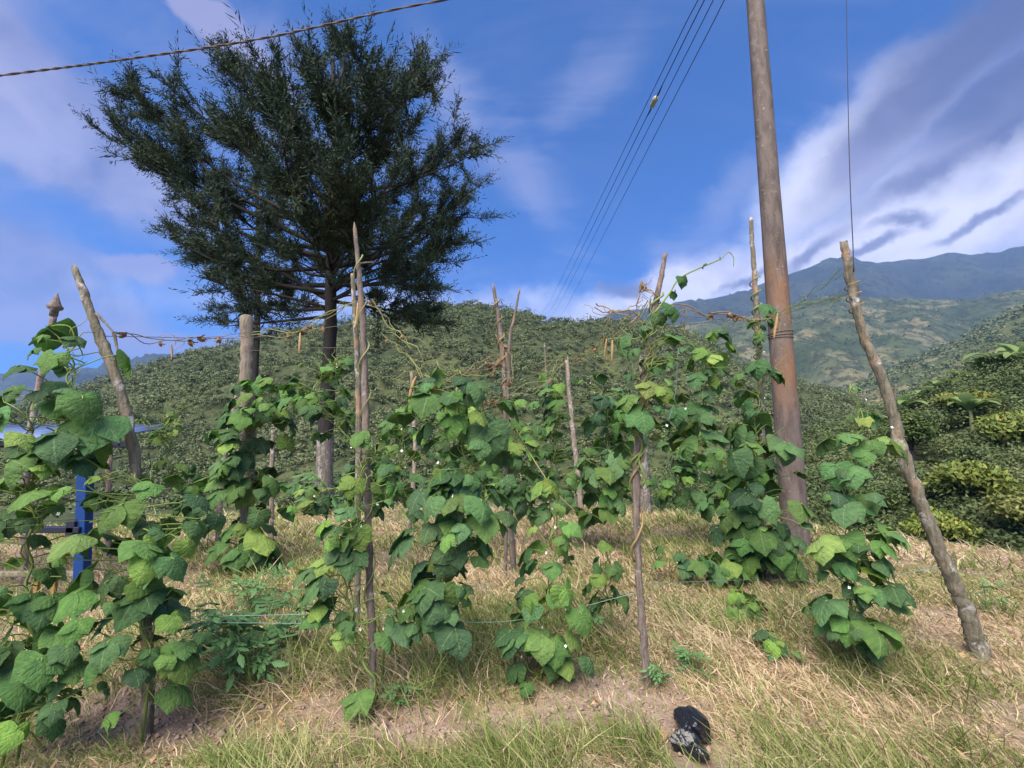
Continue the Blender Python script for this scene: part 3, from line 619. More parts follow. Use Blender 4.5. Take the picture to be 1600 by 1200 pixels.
def banana_leaf(seed):
    r = np.random.default_rng(seed); nn = 12; V = []; F = []
    L = 1.9; wv = [0.04, .16, .25, .29, .30, .30, .29, .27, .24, .19, .12, .02]
    for i in range(nn):
        f = i / (nn - 1); e = 1.15 - 1.75 * f ** 1.3; 
        if i == 0: p = np.array([0., 0., 0.])
        else: p = p + np.array([math.cos(e), 0, math.sin(e)]) * L / (nn - 1)
        ww = wv[i] * (1 + r.normal(0, 0.08)); V += [p + (0, -ww, 0.10 * ww), p, p + (0, ww, 0.10 * ww)]
    for i in range(nn - 1):
        a = i * 3; F += [(a, a + 1, a + 4, a + 3), (a + 1, a + 2, a + 5, a + 4)]
    return new_mesh('leaf', V, F, [M['banana']])
BL = [banana_leaf(k) for k in range(3)]
bs = MB(); bs.tube(spline([(0, 0, -1.2), (0.04, 0, 0.2), (0, 0, 1.0)], 4), np.linspace(0.16, 0.08, 9), 8, rough=0.1); BS = bs.mesh('stem', [M['bananastem']])
ban = [(1562, 540, 47, .95, 'tall banana plant crowning the ridge at the right edge of the bank'), (1590, 525, 44, .9, 'banana plant at the very right edge of the ridge'), (1535, 560, 49, .8, 'banana plant just left of the tall one on the ridge'), (1505, 580, 49, .75, 'banana plant on the ridge with spread fronds mid way down'),
       (1470, 596, 48, .7, 'small banana plant on the falling ridge above a pale olive tree'), (1440, 608, 48, .7, 'banana plant in the low middle of the banana row'), (1415, 618, 47, .65, 'lowest banana plant of the row next to the leaning branch'), (1350, 640, 44, .7, 'lone banana plant between power pole and leaning branch'), (1512, 612, 36, .7, 'banana plant with an upright pale leaf below the ridge row')]
for i, (px, py, Y, s_, lab) in enumerate(ban):
    p = P(px, py, Y); g = float(bank.h(np.array(p[0]), np.array(float(Y)))) ; z0 = min(p[2] - 1.0 * s_, g + .5)
    o = thing('banana_plant', (p[0], Y, z0), lab, 'banana plant', 'banana plants along the ridge of the bank'); o.scale = (s_ * 1.6,) * 3; o.rotation_euler.z = i * 2.1
    st = link('stem', BS, o)
    if z0 - g > 0.5:
        b = MB(); b.tube([(0, 0, (g - z0) / (s_ * 1.25) - .3), (0, 0, -1.0)], [.2, .17], 8); b.build('lower_stem', M['bananastem'], o)
    for k in range(9):
        l = link('leaf', BL[k % 3], o, (0, 0, 0.85)); l.rotation_euler = (random.uniform(-.2, .2), -random.uniform(-0.35, 0.35), k * 0.73 + random.uniform(-.2, .2)); q = random.uniform(.95, 1.4); l.scale = (q, q, q)

# ------------------------------------------------------------------ stakes and posts
def stake(name, pts, label, mt, Yb=None, dYtop=0.0, rough=0.16, tip='cut', sides=12, group='bean stakes', seed=None, cat='stake', stubs=()):
    """pts: (px, py, width px) from the top down to the foot on the ground"""
    seed = seed if seed is not None else int(pts[0][0])
    if Yb is None: base = G(*pts[-1][:2]); Yb = base[1]
    else:
        b_ = P(pts[-1][0], pts[-1][1], Yb); base = np.array([b_[0], Yb, float(gh(b_[0], Yb))])
    n_ = len(pts); ctl = []; rad = []
    for i, (px, py, w_) in enumerate(pts[::-1]):
        f = i / (n_ - 1); Y = Yb + dYtop * f; q = P(px, py, Y); ctl.append(q if i else base); rad.append(w_ * 0.39 * Y / FPX)
    path = spline(ctl, 12); rr = np.interp(np.linspace(0, n_ - 1, len(path)), np.arange(n_), rad)
    foot = base - np.array([0, 0, 0.18]); path = np.vstack([foot, path]); rr = np.concatenate([[rr[0]], rr])
    jit = np.random.default_rng(seed).normal(0, 1, path.shape) * (rr[:, None] * 0.10); jit[:, 2] = 0; path = path + jit
    dirn = path[-1] - path[-2]; dirn /= np.linalg.norm(dirn); rt = rr[-1]
    if tip == 'point': path = np.vstack([path, path[-1] + dirn * rt * 4]); rr = np.concatenate([rr, [rt * 0.12]])
    elif tip == 'round': path = np.vstack([path, path[-1] + dirn * rt * 0.25, path[-1] + dirn * rt * 0.4]); rr = np.concatenate([rr, [rt * 0.9, rt * 0.55]])
    root = thing(name, base, label, cat, group)
    b = MB(); b.tube(path, rr, sides, rough=rough, seed=seed)
    if tip == 'broken':                  # splintered end
        v = b.v[-1]; top = v[-sides:]; r = np.random.default_rng(seed); top += dirn * (r.random((sides, 1)) ** 2 * rt * 3.2)
    b.build('shaft', mt, root, base)
    for (px, py, qx, qy) in stubs:
        Ys = Yb; s_ = MB(); s_.tube(spline([P(px, py, Ys), P((px + qx) / 2, (py + qy) / 2 - 1, Ys - .01), P(qx, qy, Ys - 0.03)], 4), np.linspace(rt * .55, rt * .2, 9), 6, rough=.15); s_.build('twig', mt, root, base)
    return root, path
ST = {}
ST['a'] = stake('branch_stake', [(118, 425, 13), (150, 510, 17), (185, 605, 18), (210, 712, 18), (222, 860, 18), (229, 1000, 18), (230, 1150, 19)], 'thick knobbly grey branch stake bent near its broken top beside the blue post', M['lichen'], tip='broken', rough=.3, stubs=((150, 490, 178, 520), (178, 520, 186, 560)))[1]
ST['b'] = stake('bamboo_stake', [(84, 492, 11), (62, 600, 11), (45, 690, 11), (40, 800, 12), (36, 930, 13)], 'pale bamboo stake with a pointed knobby tip left of the knobbly branch', M['pale'], rough=.08, dYtop=-0.2, stubs=())[1]
stake('round_post', [(385, 497, 24), (385, 600, 24), (386, 750, 25), (386, 884, 26)], 'thick round weathered fence post with a flat sawn top', M['post'], tip='round', rough=.07, sides=20, cat='post', group=None)
stake('crooked_stake', [(372, 612, 9), (355, 690, 10), (345, 760, 10), (340, 858, 11)], 'thin pale crooked stake leaning on the thick round post', M['pale'])
ST['e'] = stake('pole_stake', [(555, 358, 8), (565, 480, 13), (570, 600, 14), (573, 740, 15), (578, 900, 14), (585, 1104, 13)], 'tall straight brown stake, tallest in the middle front, in front of the cypress', M['stake'], tip='point', rough=.12, stubs=((563, 412, 584, 410),))[1]
ST['e2'] = stake('grey_stake', [(551, 428, 9), (556, 520, 10), (560, 620, 11), (560, 705, 12), (562, 850, 12)], 'rough grey stake close behind the tall straight brown stake', M['lichen'], Yb=3.4)[1]
ST['g'] = stake('slim_stake', [(643, 582, 7), (648, 690, 8), (645, 770, 9), (638, 834, 10)], 'slim pale stake behind the large hanging bean leaves left of centre', M['pale'], tip='broken')[1]
ST['h'] = stake('vine_wrapped_stake', [(772, 452, 7), (782, 520, 9), (789, 600, 11), (792, 700, 12), (797, 800, 11), (803, 895, 11)], 'thin upright stake wrapped in dry vine beside the largest bean leaves', M['stake'], tip='point', rough=.2)[1]
stake('leaning_stick', [(811, 455, 4), (803, 500, 6), (795, 560, 7), (790, 640, 7)], 'dark pointed stick crossing the vine wrapped stake in a narrow V', M['stake'], Yb=4.62, tip='point')
ST['j'] = stake('reddish_stake', [(886, 565, 8), (890, 620, 8), (897, 690, 10), (905, 760, 10), (908, 806, 11)], 'slender pinkish stake with a splintered orange top among the back bean vines', M['pale'], tip='broken')[1]
ST['k'] = stake('dark_bent_stake', [(1040, 397, 9), (1024, 480, 13), (1008, 580, 15), (1000, 660, 17), (994, 760, 15), (997, 880, 13), (1004, 980, 15), (1011, 1068, 17)], 'gently bent brown stake right of centre with green vines twisting up its top', M['stake'], rough=.18)[1]
stake('lichened_stump', [(1001, 560, 7), (1003, 640, 12), (1004, 700, 22), (1006, 800, 26)], 'pale lichened trunk stump directly behind the gently bent brown stake', M['lowbark'], rough=.22, tip='broken')
ST['m'] = stake('tall_grey_stake', [(1173, 341, 8), (1179, 430, 10), (1184, 520, 11), (1189, 620, 12), (1191, 760, 13), (1190, 902, 15)], 'tall grey stake standing just left of the power pole', M['lichen'], tip='round', rough=.16)[1]
ST['n'] = stake('leaning_branch', [(1319, 384, 14), (1330, 440, 18), (1348, 520, 17), (1385, 610, 19), (1405, 690, 21), (1440, 790, 22), (1478, 885, 24), (1510, 955, 26), (1535, 1025, 30)], 'long crooked lichened branch leaning left at the right of the plot', M['lichen'], rough=.24, tip='broken', stubs=((1478, 880, 1492, 862), (1395, 640, 1400, 600)))[1]
stake('back_stick', [(984, 548, 5), (987, 600, 7), (990, 660, 7), (992, 790, 8)], 'short pale stick in the back row left of the bent brown stake', M['pale'])
stake('back_stick', [(851, 536, 3), (854, 600, 5), (857, 660, 6), (858, 796, 7)], 'thin grey stick in the back row left of the pinkish stake', M['lichen'])
stake('back_stick', [(172, 700, 10), (170, 760, 10), (168, 880, 11)], 'pale stick seen in the gap right of the blue post', M['pale'])
stake('back_stick', [(427, 672, 8), (425, 730, 8), (424, 845, 9)], 'pale stick half hidden by vines right of the thick round post', M['pale'])
# pointed node on the bamboo
bt = ST['b'][-1]; dv = ST['b'][-1] - ST['b'][-4]; dv /= np.linalg.norm(dv); rb = 11 * .5 * bt[1] / FPX
b = MB(); b.tube([bt - dv * .01, bt + dv * .04, bt + dv * .055, bt + dv * .075, bt + dv * .09, bt + dv * .13, bt + dv * .20], [rb, rb, rb * 1.7, rb * 1.9, rb * 1.5, rb * .9, rb * .15], 12, rough=.1)
bo = [o for o in C.objects if o.name.startswith('bamboo_stake')][0]
b.build('pointed_tip', M['stake'], bo, bo.location)

# ------------------------------------------------------------------ bean leaves
def leaflet(r, asym=0.0, n_=9, k=7, cup=0.16, bend=0.7):
    vv = np.array([0, .05, .13, .25, .40, .56, .72, .86, 1.0])
    ww = np.array([0.02, .25, .40, .49, .49, .415, .285, .135, .005])
    us = np.linspace(-1, 1, k); V = []; UV = []
    ph = r.random(4) * 6.3; twist = r.normal(0, .22); edge = r.uniform(.015, .05)
    y = z = 0.0; pv = 0.0
    for i in range(n_):
        e = -bend * vv[i] ** 1.3; y += math.cos(e) * (vv[i] - pv); z += math.sin(e) * (vv[i] - pv); pv = vv[i]
        for u in us:
            wu = ww[i] * (1 + asym * (0.28 if u > 0 else -0.22)) * (1 + 0.05 * math.sin(vv[i] * 17 + ph[0]))
            x = wu * u; zz = -cup * (abs(u) ** 1.6) * ww[i] * 2 * 0.9 + 0.010 * math.cos(abs(u) * 5.0 - vv[i] * 21) * (1 - abs(u) * .3) * (ww[i] / .45)
            zz += edge * abs(u) * math.sin(vv[i] * 13 + ph[1] + (u > 0) * 2.0) + twist * x * vv[i]
            # back-swept lobes at the base
            yb = -0.10 * abs(u) ** 1.5 * (1 - min(1, vv[i] / .3))
            nx, ny, nz = 0, -math.sin(e), math.cos(e)
            V.append((x, y + yb + ny * zz, z + nz * zz)); UV.append((u * .5 + .5, vv[i]))
    F = [(i * k + j, i * k + j + 1, (i + 1) * k + j + 1, (i + 1) * k + j) for i in range(n_ - 1) for j in range(k - 1)]
    return np.array(V), F, np.array(UV)
def frame(yd, nrm):
    y = np.asarray(yd, float); y /= np.linalg.norm(y); z = np.asarray(nrm, float); z = z - y * np.dot(z, y); z /= np.linalg.norm(z); x = np.cross(y, z)
    return np.stack([x, y, z], 1)
def bean_leaf(seed):
    """trifoliate leaf; origin at the stalk foot, +Y outward, blade length about 1"""
    r = np.random.default_rng(seed); V = []; F = []; MI = []; UV = []; n0 = 0
    def add(v, f, uv, m):
        nonlocal n0
        V.append(v); F.extend([tuple(a + n0 for a in q) for q in f]); MI.extend([m] * len(f)); UV.append(uv); n0 += len(v)
    pl_ = r.uniform(.55, .85); tip = np.array([r.normal(0, .08), pl_, r.uniform(.18, .42)])
    b = MB(); b.tube(spline([(0, 0, 0), (0.02, pl_ * .5, tip[2] * .7), tip, tip + (0, .12, -.06)], 3), 0.026, 4, cap=False)
    tv = np.concatenate(b.v); add(tv, b.f, np.zeros((len(tv), 2)), 1)
    tilt = r.uniform(.55, 1.25)          # how steeply the blades hang
    for s, az in ((0, 0.0), (1, 1.15), (-1, -1.15)):
        az = az + r.normal(0, .16); tl = tilt + r.normal(0, .18)
        yd = np.array([math.sin(az) * math.cos(tl * .75), math.cos(az) * math.cos(tl), -math.sin(tl) * (0.95 if s == 0 else .62)])
        nm = np.array([math.sin(az) * .30, math.sin(tl) * .9 + .15, math.cos(tl) + .25]) + r.normal(0, .14, 3)
        v, f, uv = leaflet(r, asym=(0 if s == 0 else s * 1.0), cup=r.uniform(.05, .24), bend=r.uniform(.25, .95))
        L = r.uniform(.92, 1.08) * (1.0 if s == 0 else .90)
        o = tip + ((0, .12, -.06) if s == 0 else (0, .02, 0))
        add((v * L + (0, .03, 0)) @ frame(yd, nm).T + o, f, uv, 0)
    return new_mesh('leaf', np.concatenate(V), F, [M['leaf'], M['stem']], uv=np.concatenate(UV), mi=MI)
LEAF = [bean_leaf(100 + k) for k in range(14)]
def flower_mesh():
    b = MB()
    for k in range(4):
        a = k * 1.57; c, s_ = math.cos(a), math.sin(a); v = np.array([(0, 0, 0), (c * .6 - s_ * .4, s_ * .6 + c * .4, .3), (c, s_, .45), (c * .6 + s_ * .4, s_ * .6 - c * .4, .3)]); b.add(v, [(0, 1, 2, 3)])
    return b.mesh('flower', [M['petal']])
FLW = flower_mesh()
def pod_mesh(seed):
    r = np.random.default_rng(seed); t = np.linspace(0, 1, 12); p = np.stack([0.10 * np.sin(t * 2.2 + seed), 0 * t, -t], -1)
    b = MB(); b.tube(p, 0.058 * np.sin(np.pi * np.clip(t * .93 + .05, 0, 1)) ** .5 * (1 + .12 * np.sin(t * 38)), 7); return b.mesh('pod', [M['pod']])
POD = [pod_mesh(k) for k in range(3)]
def crumple(seed):
    r = np.random.default_rng(seed); v, f, uv = leaflet(r, cup=.9, bend=2.0); v = v + r.normal(0, .03, v.shape); return new_mesh('dry_leaf', v, f, [M['dryleaf']])
DRY = [crumple(k) for k in range(4)]

MATURE = [(.075, .195, .060), (.092, .225, .066), (.064, .165, .066), (.110, .250, .070), (.080, .195, .080)]
DARK = [(.056, .142, .060), (.064, .160, .070), (.050, .128, .066)]
YOUNG = [(.15, .30, .07), (.13, .27, .065), (.18, .33, .09)]
KEEP = [(-10, 640, 70, 692, 4.2, .85), (106, 735, 136, 950, 4.2, .72), (560, 700, 590, 1110, 2.62, .9), (988, 690, 1014, 1070, 2.8, .85), (368, 495, 402, 625, 4.6, .95), (884, 560, 912, 750, 6.2, .8), (1222, 640, 1264, 860, 5.6, .75), (634, 690, 656, 830, 6.5, .7), (210, 600, 222, 715, 2.25, .9), (1000, 700, 1030, 800, 6.5, .6), (485, 690, 520, 790, 8, .8), (30, 600, 60, 690, 4, .8), (1180, 340, 1196, 620, 4.4, .7)]
def project(p):
    q = np.asarray(p, float) - (0, 0, CAMZ); dz = q[1] * cp + q[2] * sp
    return 800 + FPX * q[0] / dz, 600 - FPX * (q[2] * cp - q[1] * sp) / dz
def hidden(p, r):                        # a leaf that would cover a post the picture shows bare
    x, y = project(p)
    for (x0, y0, x1, y1, Yf, pr_) in KEEP:
        if p[1] < Yf and x0 - 14 < x < x1 + 14 and y0 < y < y1 and r.random() < pr_: return True
    return False
def vine(path_px, Y, leafpx, count, label, young=.12, dark=.2, flowers=3, seed=0, root_at=None, group='climbing bean vines', pods=(), big=(), tendrils=4, dep=.8, name='bean_vine', size_top=.7):
    """path_px: (px, py, reach px, density) from the foot up; leaves hang from side stalks round that stem"""
    r = np.random.default_rng(500 + seed)
    pts = [P(px, py, Y) for px, py, *_ in path_px]
    foot = pts[0].copy()
    g = float(gh(foot[0], foot[1])); base = np.array([foot[0], foot[1], g if foot[2] - g < .45 else foot[2]])
    root = thing(name, base, label, 'vine', group)
    path = spline(pts, 10); N = len(path); ks = np.linspace(0, len(pts) - 1, N)
    reach = np.interp(ks, np.arange(len(pts)), [p[2] for p in path_px]) * Y / FPX
    wt = np.interp(ks, np.arange(len(pts)), [p[3] if len(p) > 3 else 1 for p in path_px]); wt = wt / wt.sum()
    path = path + np.stack([np.sin(np.arange(N) * .9) * .012, np.cos(np.arange(N) * .9) * .012, np.zeros(N)], -1)
    sb = MB(); main = np.vstack([base - (0, 0, .03), path]) if base[2] == g else path
    sb.tube(main, np.linspace(.007, .0035, len(main)), 5)
    off = np.array([.9, -.9, 0]) * .02
    sb.tube(path[:, :] + np.stack([np.cos(np.arange(N) * .7) * .025, np.sin(np.arange(N) * .7) * .025, np.zeros(N)], -1), .0035, 4)
    s0 = leafpx * (.80 if Y > 2.4 else .70) * Y / FPX; count = int(round(count * (1.5 if Y > 2.4 else 1.55)))
    def put(pos, phi, s, pal, droop=0.0, mi=None):
        o = link('leaf', LEAF[r.integers(len(LEAF)) if mi is None else mi], root, pos - base)
        o.rotation_euler = (r.normal(0, .22) + droop, r.normal(0, .22), phi - math.pi / 2); o.scale = (s, s, s)
        c = np.array(pal[r.integers(len(pal))]) * (1.28, 1.03, .95) * r.uniform(.70, 1.30) * (1 + r.normal(0, .05, 3)); o.color = (*np.clip(c, 0, 1), 1)
    idx = r.choice(N, count, p=wt)
    for i in idx:
        f = i / (N - 1); s = s0 * r.choice([r.uniform(.38, .7), r.uniform(.75, 1.2)], p=[.36, .64]) * (1 - (1 - size_top) * f)
        a = r.uniform(0, 2 * math.pi)
        if r.random() < .38 and math.sin(a) > 0: a = -a        # a few more on the open side
        rr = max(.0, reach[i] * 1.08 * math.sqrt(r.random()) - .85 * s)
        dz = r.normal(0, .35) * s
        pos = path[i] + np.array([math.cos(a) * rr, math.sin(a) * rr * dep, dz])
        pos[2] = max(pos[2], float(gh(pos[0], pos[1])) + s * 0.75)
        if rr > .03:
            j = max(0, i - 2); mid = (path[j] + pos) / 2 + r.normal(0, .02, 3); sb.tube(spline([path[j], mid, pos], 3), .0028, 4, cap=False)
        cen = pos + np.array([math.cos(a), math.sin(a), -.25]) * s
        if hidden(cen, r): continue
        x = r.random(); yo = young + .25 * max(0, f - .8)
        put(pos, a + r.normal(0, .45), s, YOUNG if x < yo else DARK if x < yo + dark else MATURE)
    for (px, py, lp, dY, ph) in big:     # leaves that stand out in the picture
        q = P(px, py, Y + dY); s = lp * .84 * (Y + dY) / FPX; phi = R(ph)
        pos = q - np.array([math.cos(phi), math.sin(phi), 0]) * s * .8 + np.array([0, 0, .05 * s])
        j = int(np.argmin(np.linalg.norm(path - pos, axis=1))); sb.tube(spline([path[j], (path[j] + pos) / 2 + (0, 0, .02), pos], 3), .003, 4, cap=False)
        put(pos, phi, s, MATURE)
    for k in range(tendrils):
        i = int(r.integers(N // 3, N)); e = path[i] + np.array([r.normal(0, .13), r.normal(0, .1), r.uniform(-.02, .2)]); sb.tube(wiggle(path[i], e, .025, 12, r=r), np.linspace(.003, .0012, 12), 4, cap=False)
    for k in range(flowers):
        i = int(r.integers(N)); pz = path[i] + np.array([r.normal(0, .4) * reach[i], -abs(r.normal(0, .5)) * reach[i], r.normal(0, .03)])
        j = max(0, i - 1); sb.tube([path[j], (path[j] + pz) / 2 + (0, 0, .01), pz], .0015, 3, cap=False)
        o = link('flower', FLW, root, pz - base); o.scale = (.009,) * 3; o.rotation_euler = (1.2, r.uniform(-1, 1), r.uniform(-1, 1))
    for (px, py, lp, dY) in pods:
        q = P(px, py, Y + dY); j = int(np.argmin(np.linalg.norm(path - q, axis=1))); sb.tube(spline([path[j], (path[j] + q) / 2 + (0, 0, .02), q], 3), .0022, 4, cap=False)
        o = link('pod', POD[int(r.integers(3))], root, q - base); o.scale = (lp * Y / FPX,) * 3; o.rotation_euler = (r.normal(0, .1), r.normal(0, .15), r.uniform(0, 6))
    sb.build('stem', M['stem'], root, base)
    return root

Ya = ST['a'][1][1]; Ye = ST['e'][1][1]; Yk = ST['k'][1][1]; Yn = ST['n'][1][1]; Ym = ST['m'][1][1]; Yh = ST['h'][1][1]
vine([(40, 1075, 90, .9), (50, 980, 95, 1), (45, 900, 95, 1), (50, 800, 100, 1.1), (45, 700, 95, .9), (50, 610, 80, .7)], 2.15, 54, 66, 'dense large leaved bean vine filling the left edge in front of the blue post', young=.14, seed=1, big=((20, 720, 66, -.1, 250), (60, 790, 60, -.1, 290)))
vine([(110, 720, 80, .8), (105, 650, 85, 1), (110, 580, 80, 1), (115, 530, 60, .7)], 2.2, 66, 15, 'bean vine with big dark leaves hung round the top of the knobbly branch', young=.05, dark=.5, seed=2, big=((95, 670, 78, -.1, 265), (160, 675, 74, -.05, 290), (75, 512, 52, 0, 170)), flowers=2, tendrils=8)
vine([(228, 1080, 60, .5), (225, 990, 90, 1.1), (222, 900, 100, 1.3), (218, 810, 105, 1.3), (215, 740, 95, 1)], Ya - .06, 56, 58, 'lush bean vine on the lower half of the knobbly branch stake', young=.08, dark=.25, seed=3, big=((210, 950, 62, -.12, 260), (245, 890, 58, -.1, 280), (180, 800, 56, -.1, 250)))
vine([(265, 740, 40, .5), (262, 690, 45, .9), (258, 650, 34, .6)], Ya + .25, 22, 10, 'thin curling bean shoot with tiny leaves above the vine on the knobbly branch', young=.8, dark=0, seed=4, tendrils=10, flowers=1, group=None)
Yp = G(386, 884)[1]
vine([(385, 885, 45, .7), (388, 820, 62, 1.2), (390, 750, 68, 1.4), (395, 690, 66, 1.3), (412, 640, 55, 1), (430, 600, 50, .7)], Yp - .12, 36, 74, 'dense dark bean vine climbing the thick round weathered post', young=.06, dark=.3, seed=5, flowers=8)
vine([(545, 690, 30, .6), (520, 650, 55, 1), (490, 625, 60, 1), (500, 590, 50, 1), (530, 560, 35, .6)], 4.3, 28, 44, 'tangle of small bean leaves in front of the cypress trunk', young=.12, dark=.3, seed=6, tendrils=14, flowers=5)
vine([(585, 1070, 30, .2), (560, 1000, 62, .8), (545, 920, 60, 1), (558, 850, 66, 1.1), (560, 780, 62, 1.1), (572, 720, 55, .9), (575, 690, 30, .4)], Ye - .05, 42, 50, 'bean vine round the lower half of the tall straight brown stake', young=.16, seed=7, big=((485, 985, 40, -.1, 240), (550, 880, 44, -.1, 275), (520, 860, 40, -.1, 230)), flowers=5)
vine([(690, 985, 40, .5), (690, 920, 58, 1), (705, 850, 70, 1), (725, 780, 80, 1.1), (725, 700, 82, 1.1), (715, 630, 85, 1), (720, 580, 55, .5)], 2.62, 52, 56, 'bean vine left of centre with the largest pale green leaves', young=.12, seed=8, big=((668, 640, 62, -.15, 262), (760, 680, 66, -.15, 275), (735, 615, 52, -.05, 250), (690, 755, 54, -.1, 230), (700, 830, 48, -.1, 275), (760, 820, 48, -.1, 280)), flowers=10, tendrils=8)
vine([(600, 985, 40, .8), (640, 960, 45, 1), (680, 930, 40, .9)], 2.6, 40, 14, 'trailing bean vine reaching from the tall brown stake towards the vine left of centre', young=.12, seed=9, flowers=2)
vine([(845, 1055, 45, .9), (850, 990, 70, 1.2), (860, 920, 62, 1), (865, 860, 55, .8), (862, 790, 30, .5), (855, 745, 20, .3)], 2.7, 40, 32, 'bright green low bean vine near the ground in the middle front', young=.42, dark=.15, seed=10, big=((800, 1000, 44, -.1, 240), (838, 1010, 46, -.12, 275), (870, 1015, 46, -.1, 285), (905, 960, 40, -.1, 300)), flowers=6)
vine([(870, 800, 55, 1), (865, 740, 60, 1.1), (868, 680, 58, 1), (875, 630, 45, .7), (870, 590, 30, .4)], 6.0, 28, 70, 'dense bean vine in the back row left of the pinkish stake', young=.1, dark=.35, seed=11, flowers=5)
vine([(945, 800, 52, 1), (945, 740, 60, 1.1), (950, 680, 55, 1), (945, 630, 50, .7), (930, 600, 40, .5)], 5.6, 34, 62, 'dense bean vine in the back row between the pinkish and the bent brown stake', young=.1, dark=.25, seed=12, flowers=5)
vine([(1005, 760, 20, .3), (1000, 690, 45, .8), (1003, 640, 50, 1), (1010, 580, 52, 1), (1015, 535, 48, .9), (1020, 490, 30, .4)], Yk - .05, 38, 20, 'bean vine with scattered leaves on the top half of the bent brown stake', young=.08, dark=.3, seed=13, big=((970, 530, 38, -.08, 200), (1003, 648, 40, -.12, 275), (1040, 620, 40, -.06, 330), (1055, 545, 42, 0, 350)), pods=((947, 530, 34, 0), (1003, 600, 25, -.02)), flowers=3, tendrils=14)
vine([(1085, 720, 30, .6), (1090, 670, 48, 1), (1100, 610, 50, 1), (1108, 560, 48, .9), (1115, 520, 40, .6)], 3.6, 34, 30, 'loose bean vine hanging from the wire between bent stake and power pole', young=.18, dark=.15, seed=14, flowers=4, tendrils=12)
vine([(1060, 790, 45, 1), (1062, 740, 50, 1.1), (1066, 700, 45, .9), (1060, 668, 30, .5)], 6.2, 24, 48, 'small leaved bean vine in the back row left of the tall grey stake', young=.2, dark=.25, seed=15, flowers=5)
vine([(1192, 890, 40, .5), (1190, 840, 60, 1.1), (1188, 780, 66, 1.3), (1180, 720, 66, 1.2), (1180, 660, 55, 1), (1190, 600, 38, .6), (1187, 540, 14, .3), (1185, 500, 10, .2)], Ym - .2, 44, 80, 'thick bean vine on the tall grey stake in front of the power pole', young=.12, dark=.28, seed=16, big=((1210, 850, 50, -.15, 275), (1160, 820, 46, -.1, 240), (1215, 700, 46, -.1, 290)), flowers=9, tendrils=8)
vine([(1185, 905, 30, .4), (1120, 895, 45, 1), (1075, 880, 45, 1), (1040, 872, 30, .6)], Ym - .25, 34, 20, 'trailing bean runner spreading left over the straw from the tall grey stake', young=.15, dark=.2, seed=17, flowers=0)
vine([(1162, 980, 25, .8), (1160, 950, 34, 1), (1158, 930, 25, .6)], 3.55, 30, 9, 'small low bean plant in the straw below the tall grey stake', young=.3, dark=.1, seed=18, flowers=0, group='young bean plants', name='bean_plant')
vine([(1215, 1040, 25, .8), (1212, 1012, 30, 1), (1205, 992, 25, .6)], 3.0, 30, 8, 'lowest small bean plant in the straw right of centre', young=.25, dark=.3, seed=19, flowers=0, group='young bean plants', name='bean_plant')
vine([(1345, 1010, 60, 1), (1335, 960, 62, 1), (1325, 900, 50, .8), (1325, 840, 62, 1), (1330, 770, 62, 1), (1335, 700, 55, .8), (1345, 660, 48, .6), (1330, 600, 10, .15)], Yn - .15, 44, 38, 'bean vine on a string between the power pole and the leaning branch', young=.18, dark=.25, seed=20, big=((1305, 740, 44, -.1, 230), (1350, 800, 46, -.1, 300), (1300, 855, 46, -.05, 220), (1380, 880, 46, 0, 320), (1395, 700, 46, 0, 330), (1330, 985, 40, -.1, 270)), flowers=10, tendrils=10)
vine([(640, 790, 40, .9), (625, 740, 48, 1), (630, 690, 45, .9), (620, 640, 26, .3)], 4.6, 28, 30, 'bean vine behind the slim pale stake left of centre', young=.15, dark=.3, seed=21, flowers=6)
vine([(800, 790, 40, .9), (805, 740, 48, 1), (808, 690, 40, .9), (805, 630, 30, .5)], 4.55, 30, 32, 'bean vine close round the vine wrapped stake', young=.12, dark=.3, seed=22, flowers=5)
vine([(955, 950, 30, .8), (945, 900, 40, 1), (950, 855, 30, .6)], 3.3, 30, 9, 'few bean leaves on a thin string left of the bent brown stake foot', young=.2, dark=.2, seed=23, flowers=1)
vine([(470, 800, 40, .5), (500, 770, 40, .7), (540, 760, 40, .7)], 3.6, 30, 14, 'short bean branch in front of the lichened cypress foot', young=.2, dark=.2, seed=24, flowers=2)
vine([(700, 760, 30, .5), (690, 700, 40, .7), (700, 650, 40, .7)], 5.4, 24, 26, 'small leaved bean vine far behind the largest pale leaves', young=.2, dark=.35, seed=25, flowers=3)
vine([(10, 1130, 70, .8), (70, 1100, 60, .8), (120, 1080, 50, .6)], 2.1, 44, 16, 'low dark bean leaves trailing on the ground in the left corner', young=.05, dark=.6, seed=26, flowers=0)

vine([(760, 800, 40, .9), (755, 740, 45, 1), (750, 690, 40, .9), (752, 640, 28, .5)], 5.8, 24, 36, 'bean vine in the back row left of the vine wrapped stake', young=.15, dark=.35, seed=27, flowers=4)
vine([(1130, 800, 42, .9), (1128, 750, 45, 1), (1120, 700, 40, .9), (1122, 640, 28, .5)], 5.9, 24, 34, 'bean vine in the back row behind the left side of the tall grey stake', young=.15, dark=.3, seed=28, flowers=4)
vine([(300, 830, 30, .9), (305, 780, 38, 1), (300, 730, 34, .9)], 5.6, 22, 22, 'small bean vine in the back row left of the crooked stake', young=.15, dark=.3, seed=29, flowers=3)
vine([(560, 800, 34, .9), (590, 760, 40, 1), (600, 710, 36, .9), (605, 660, 24, .5)], 5.0, 24, 28, 'bean vine in the back row right behind the tall straight stake', young=.2, dark=.3, seed=30, flowers=4)

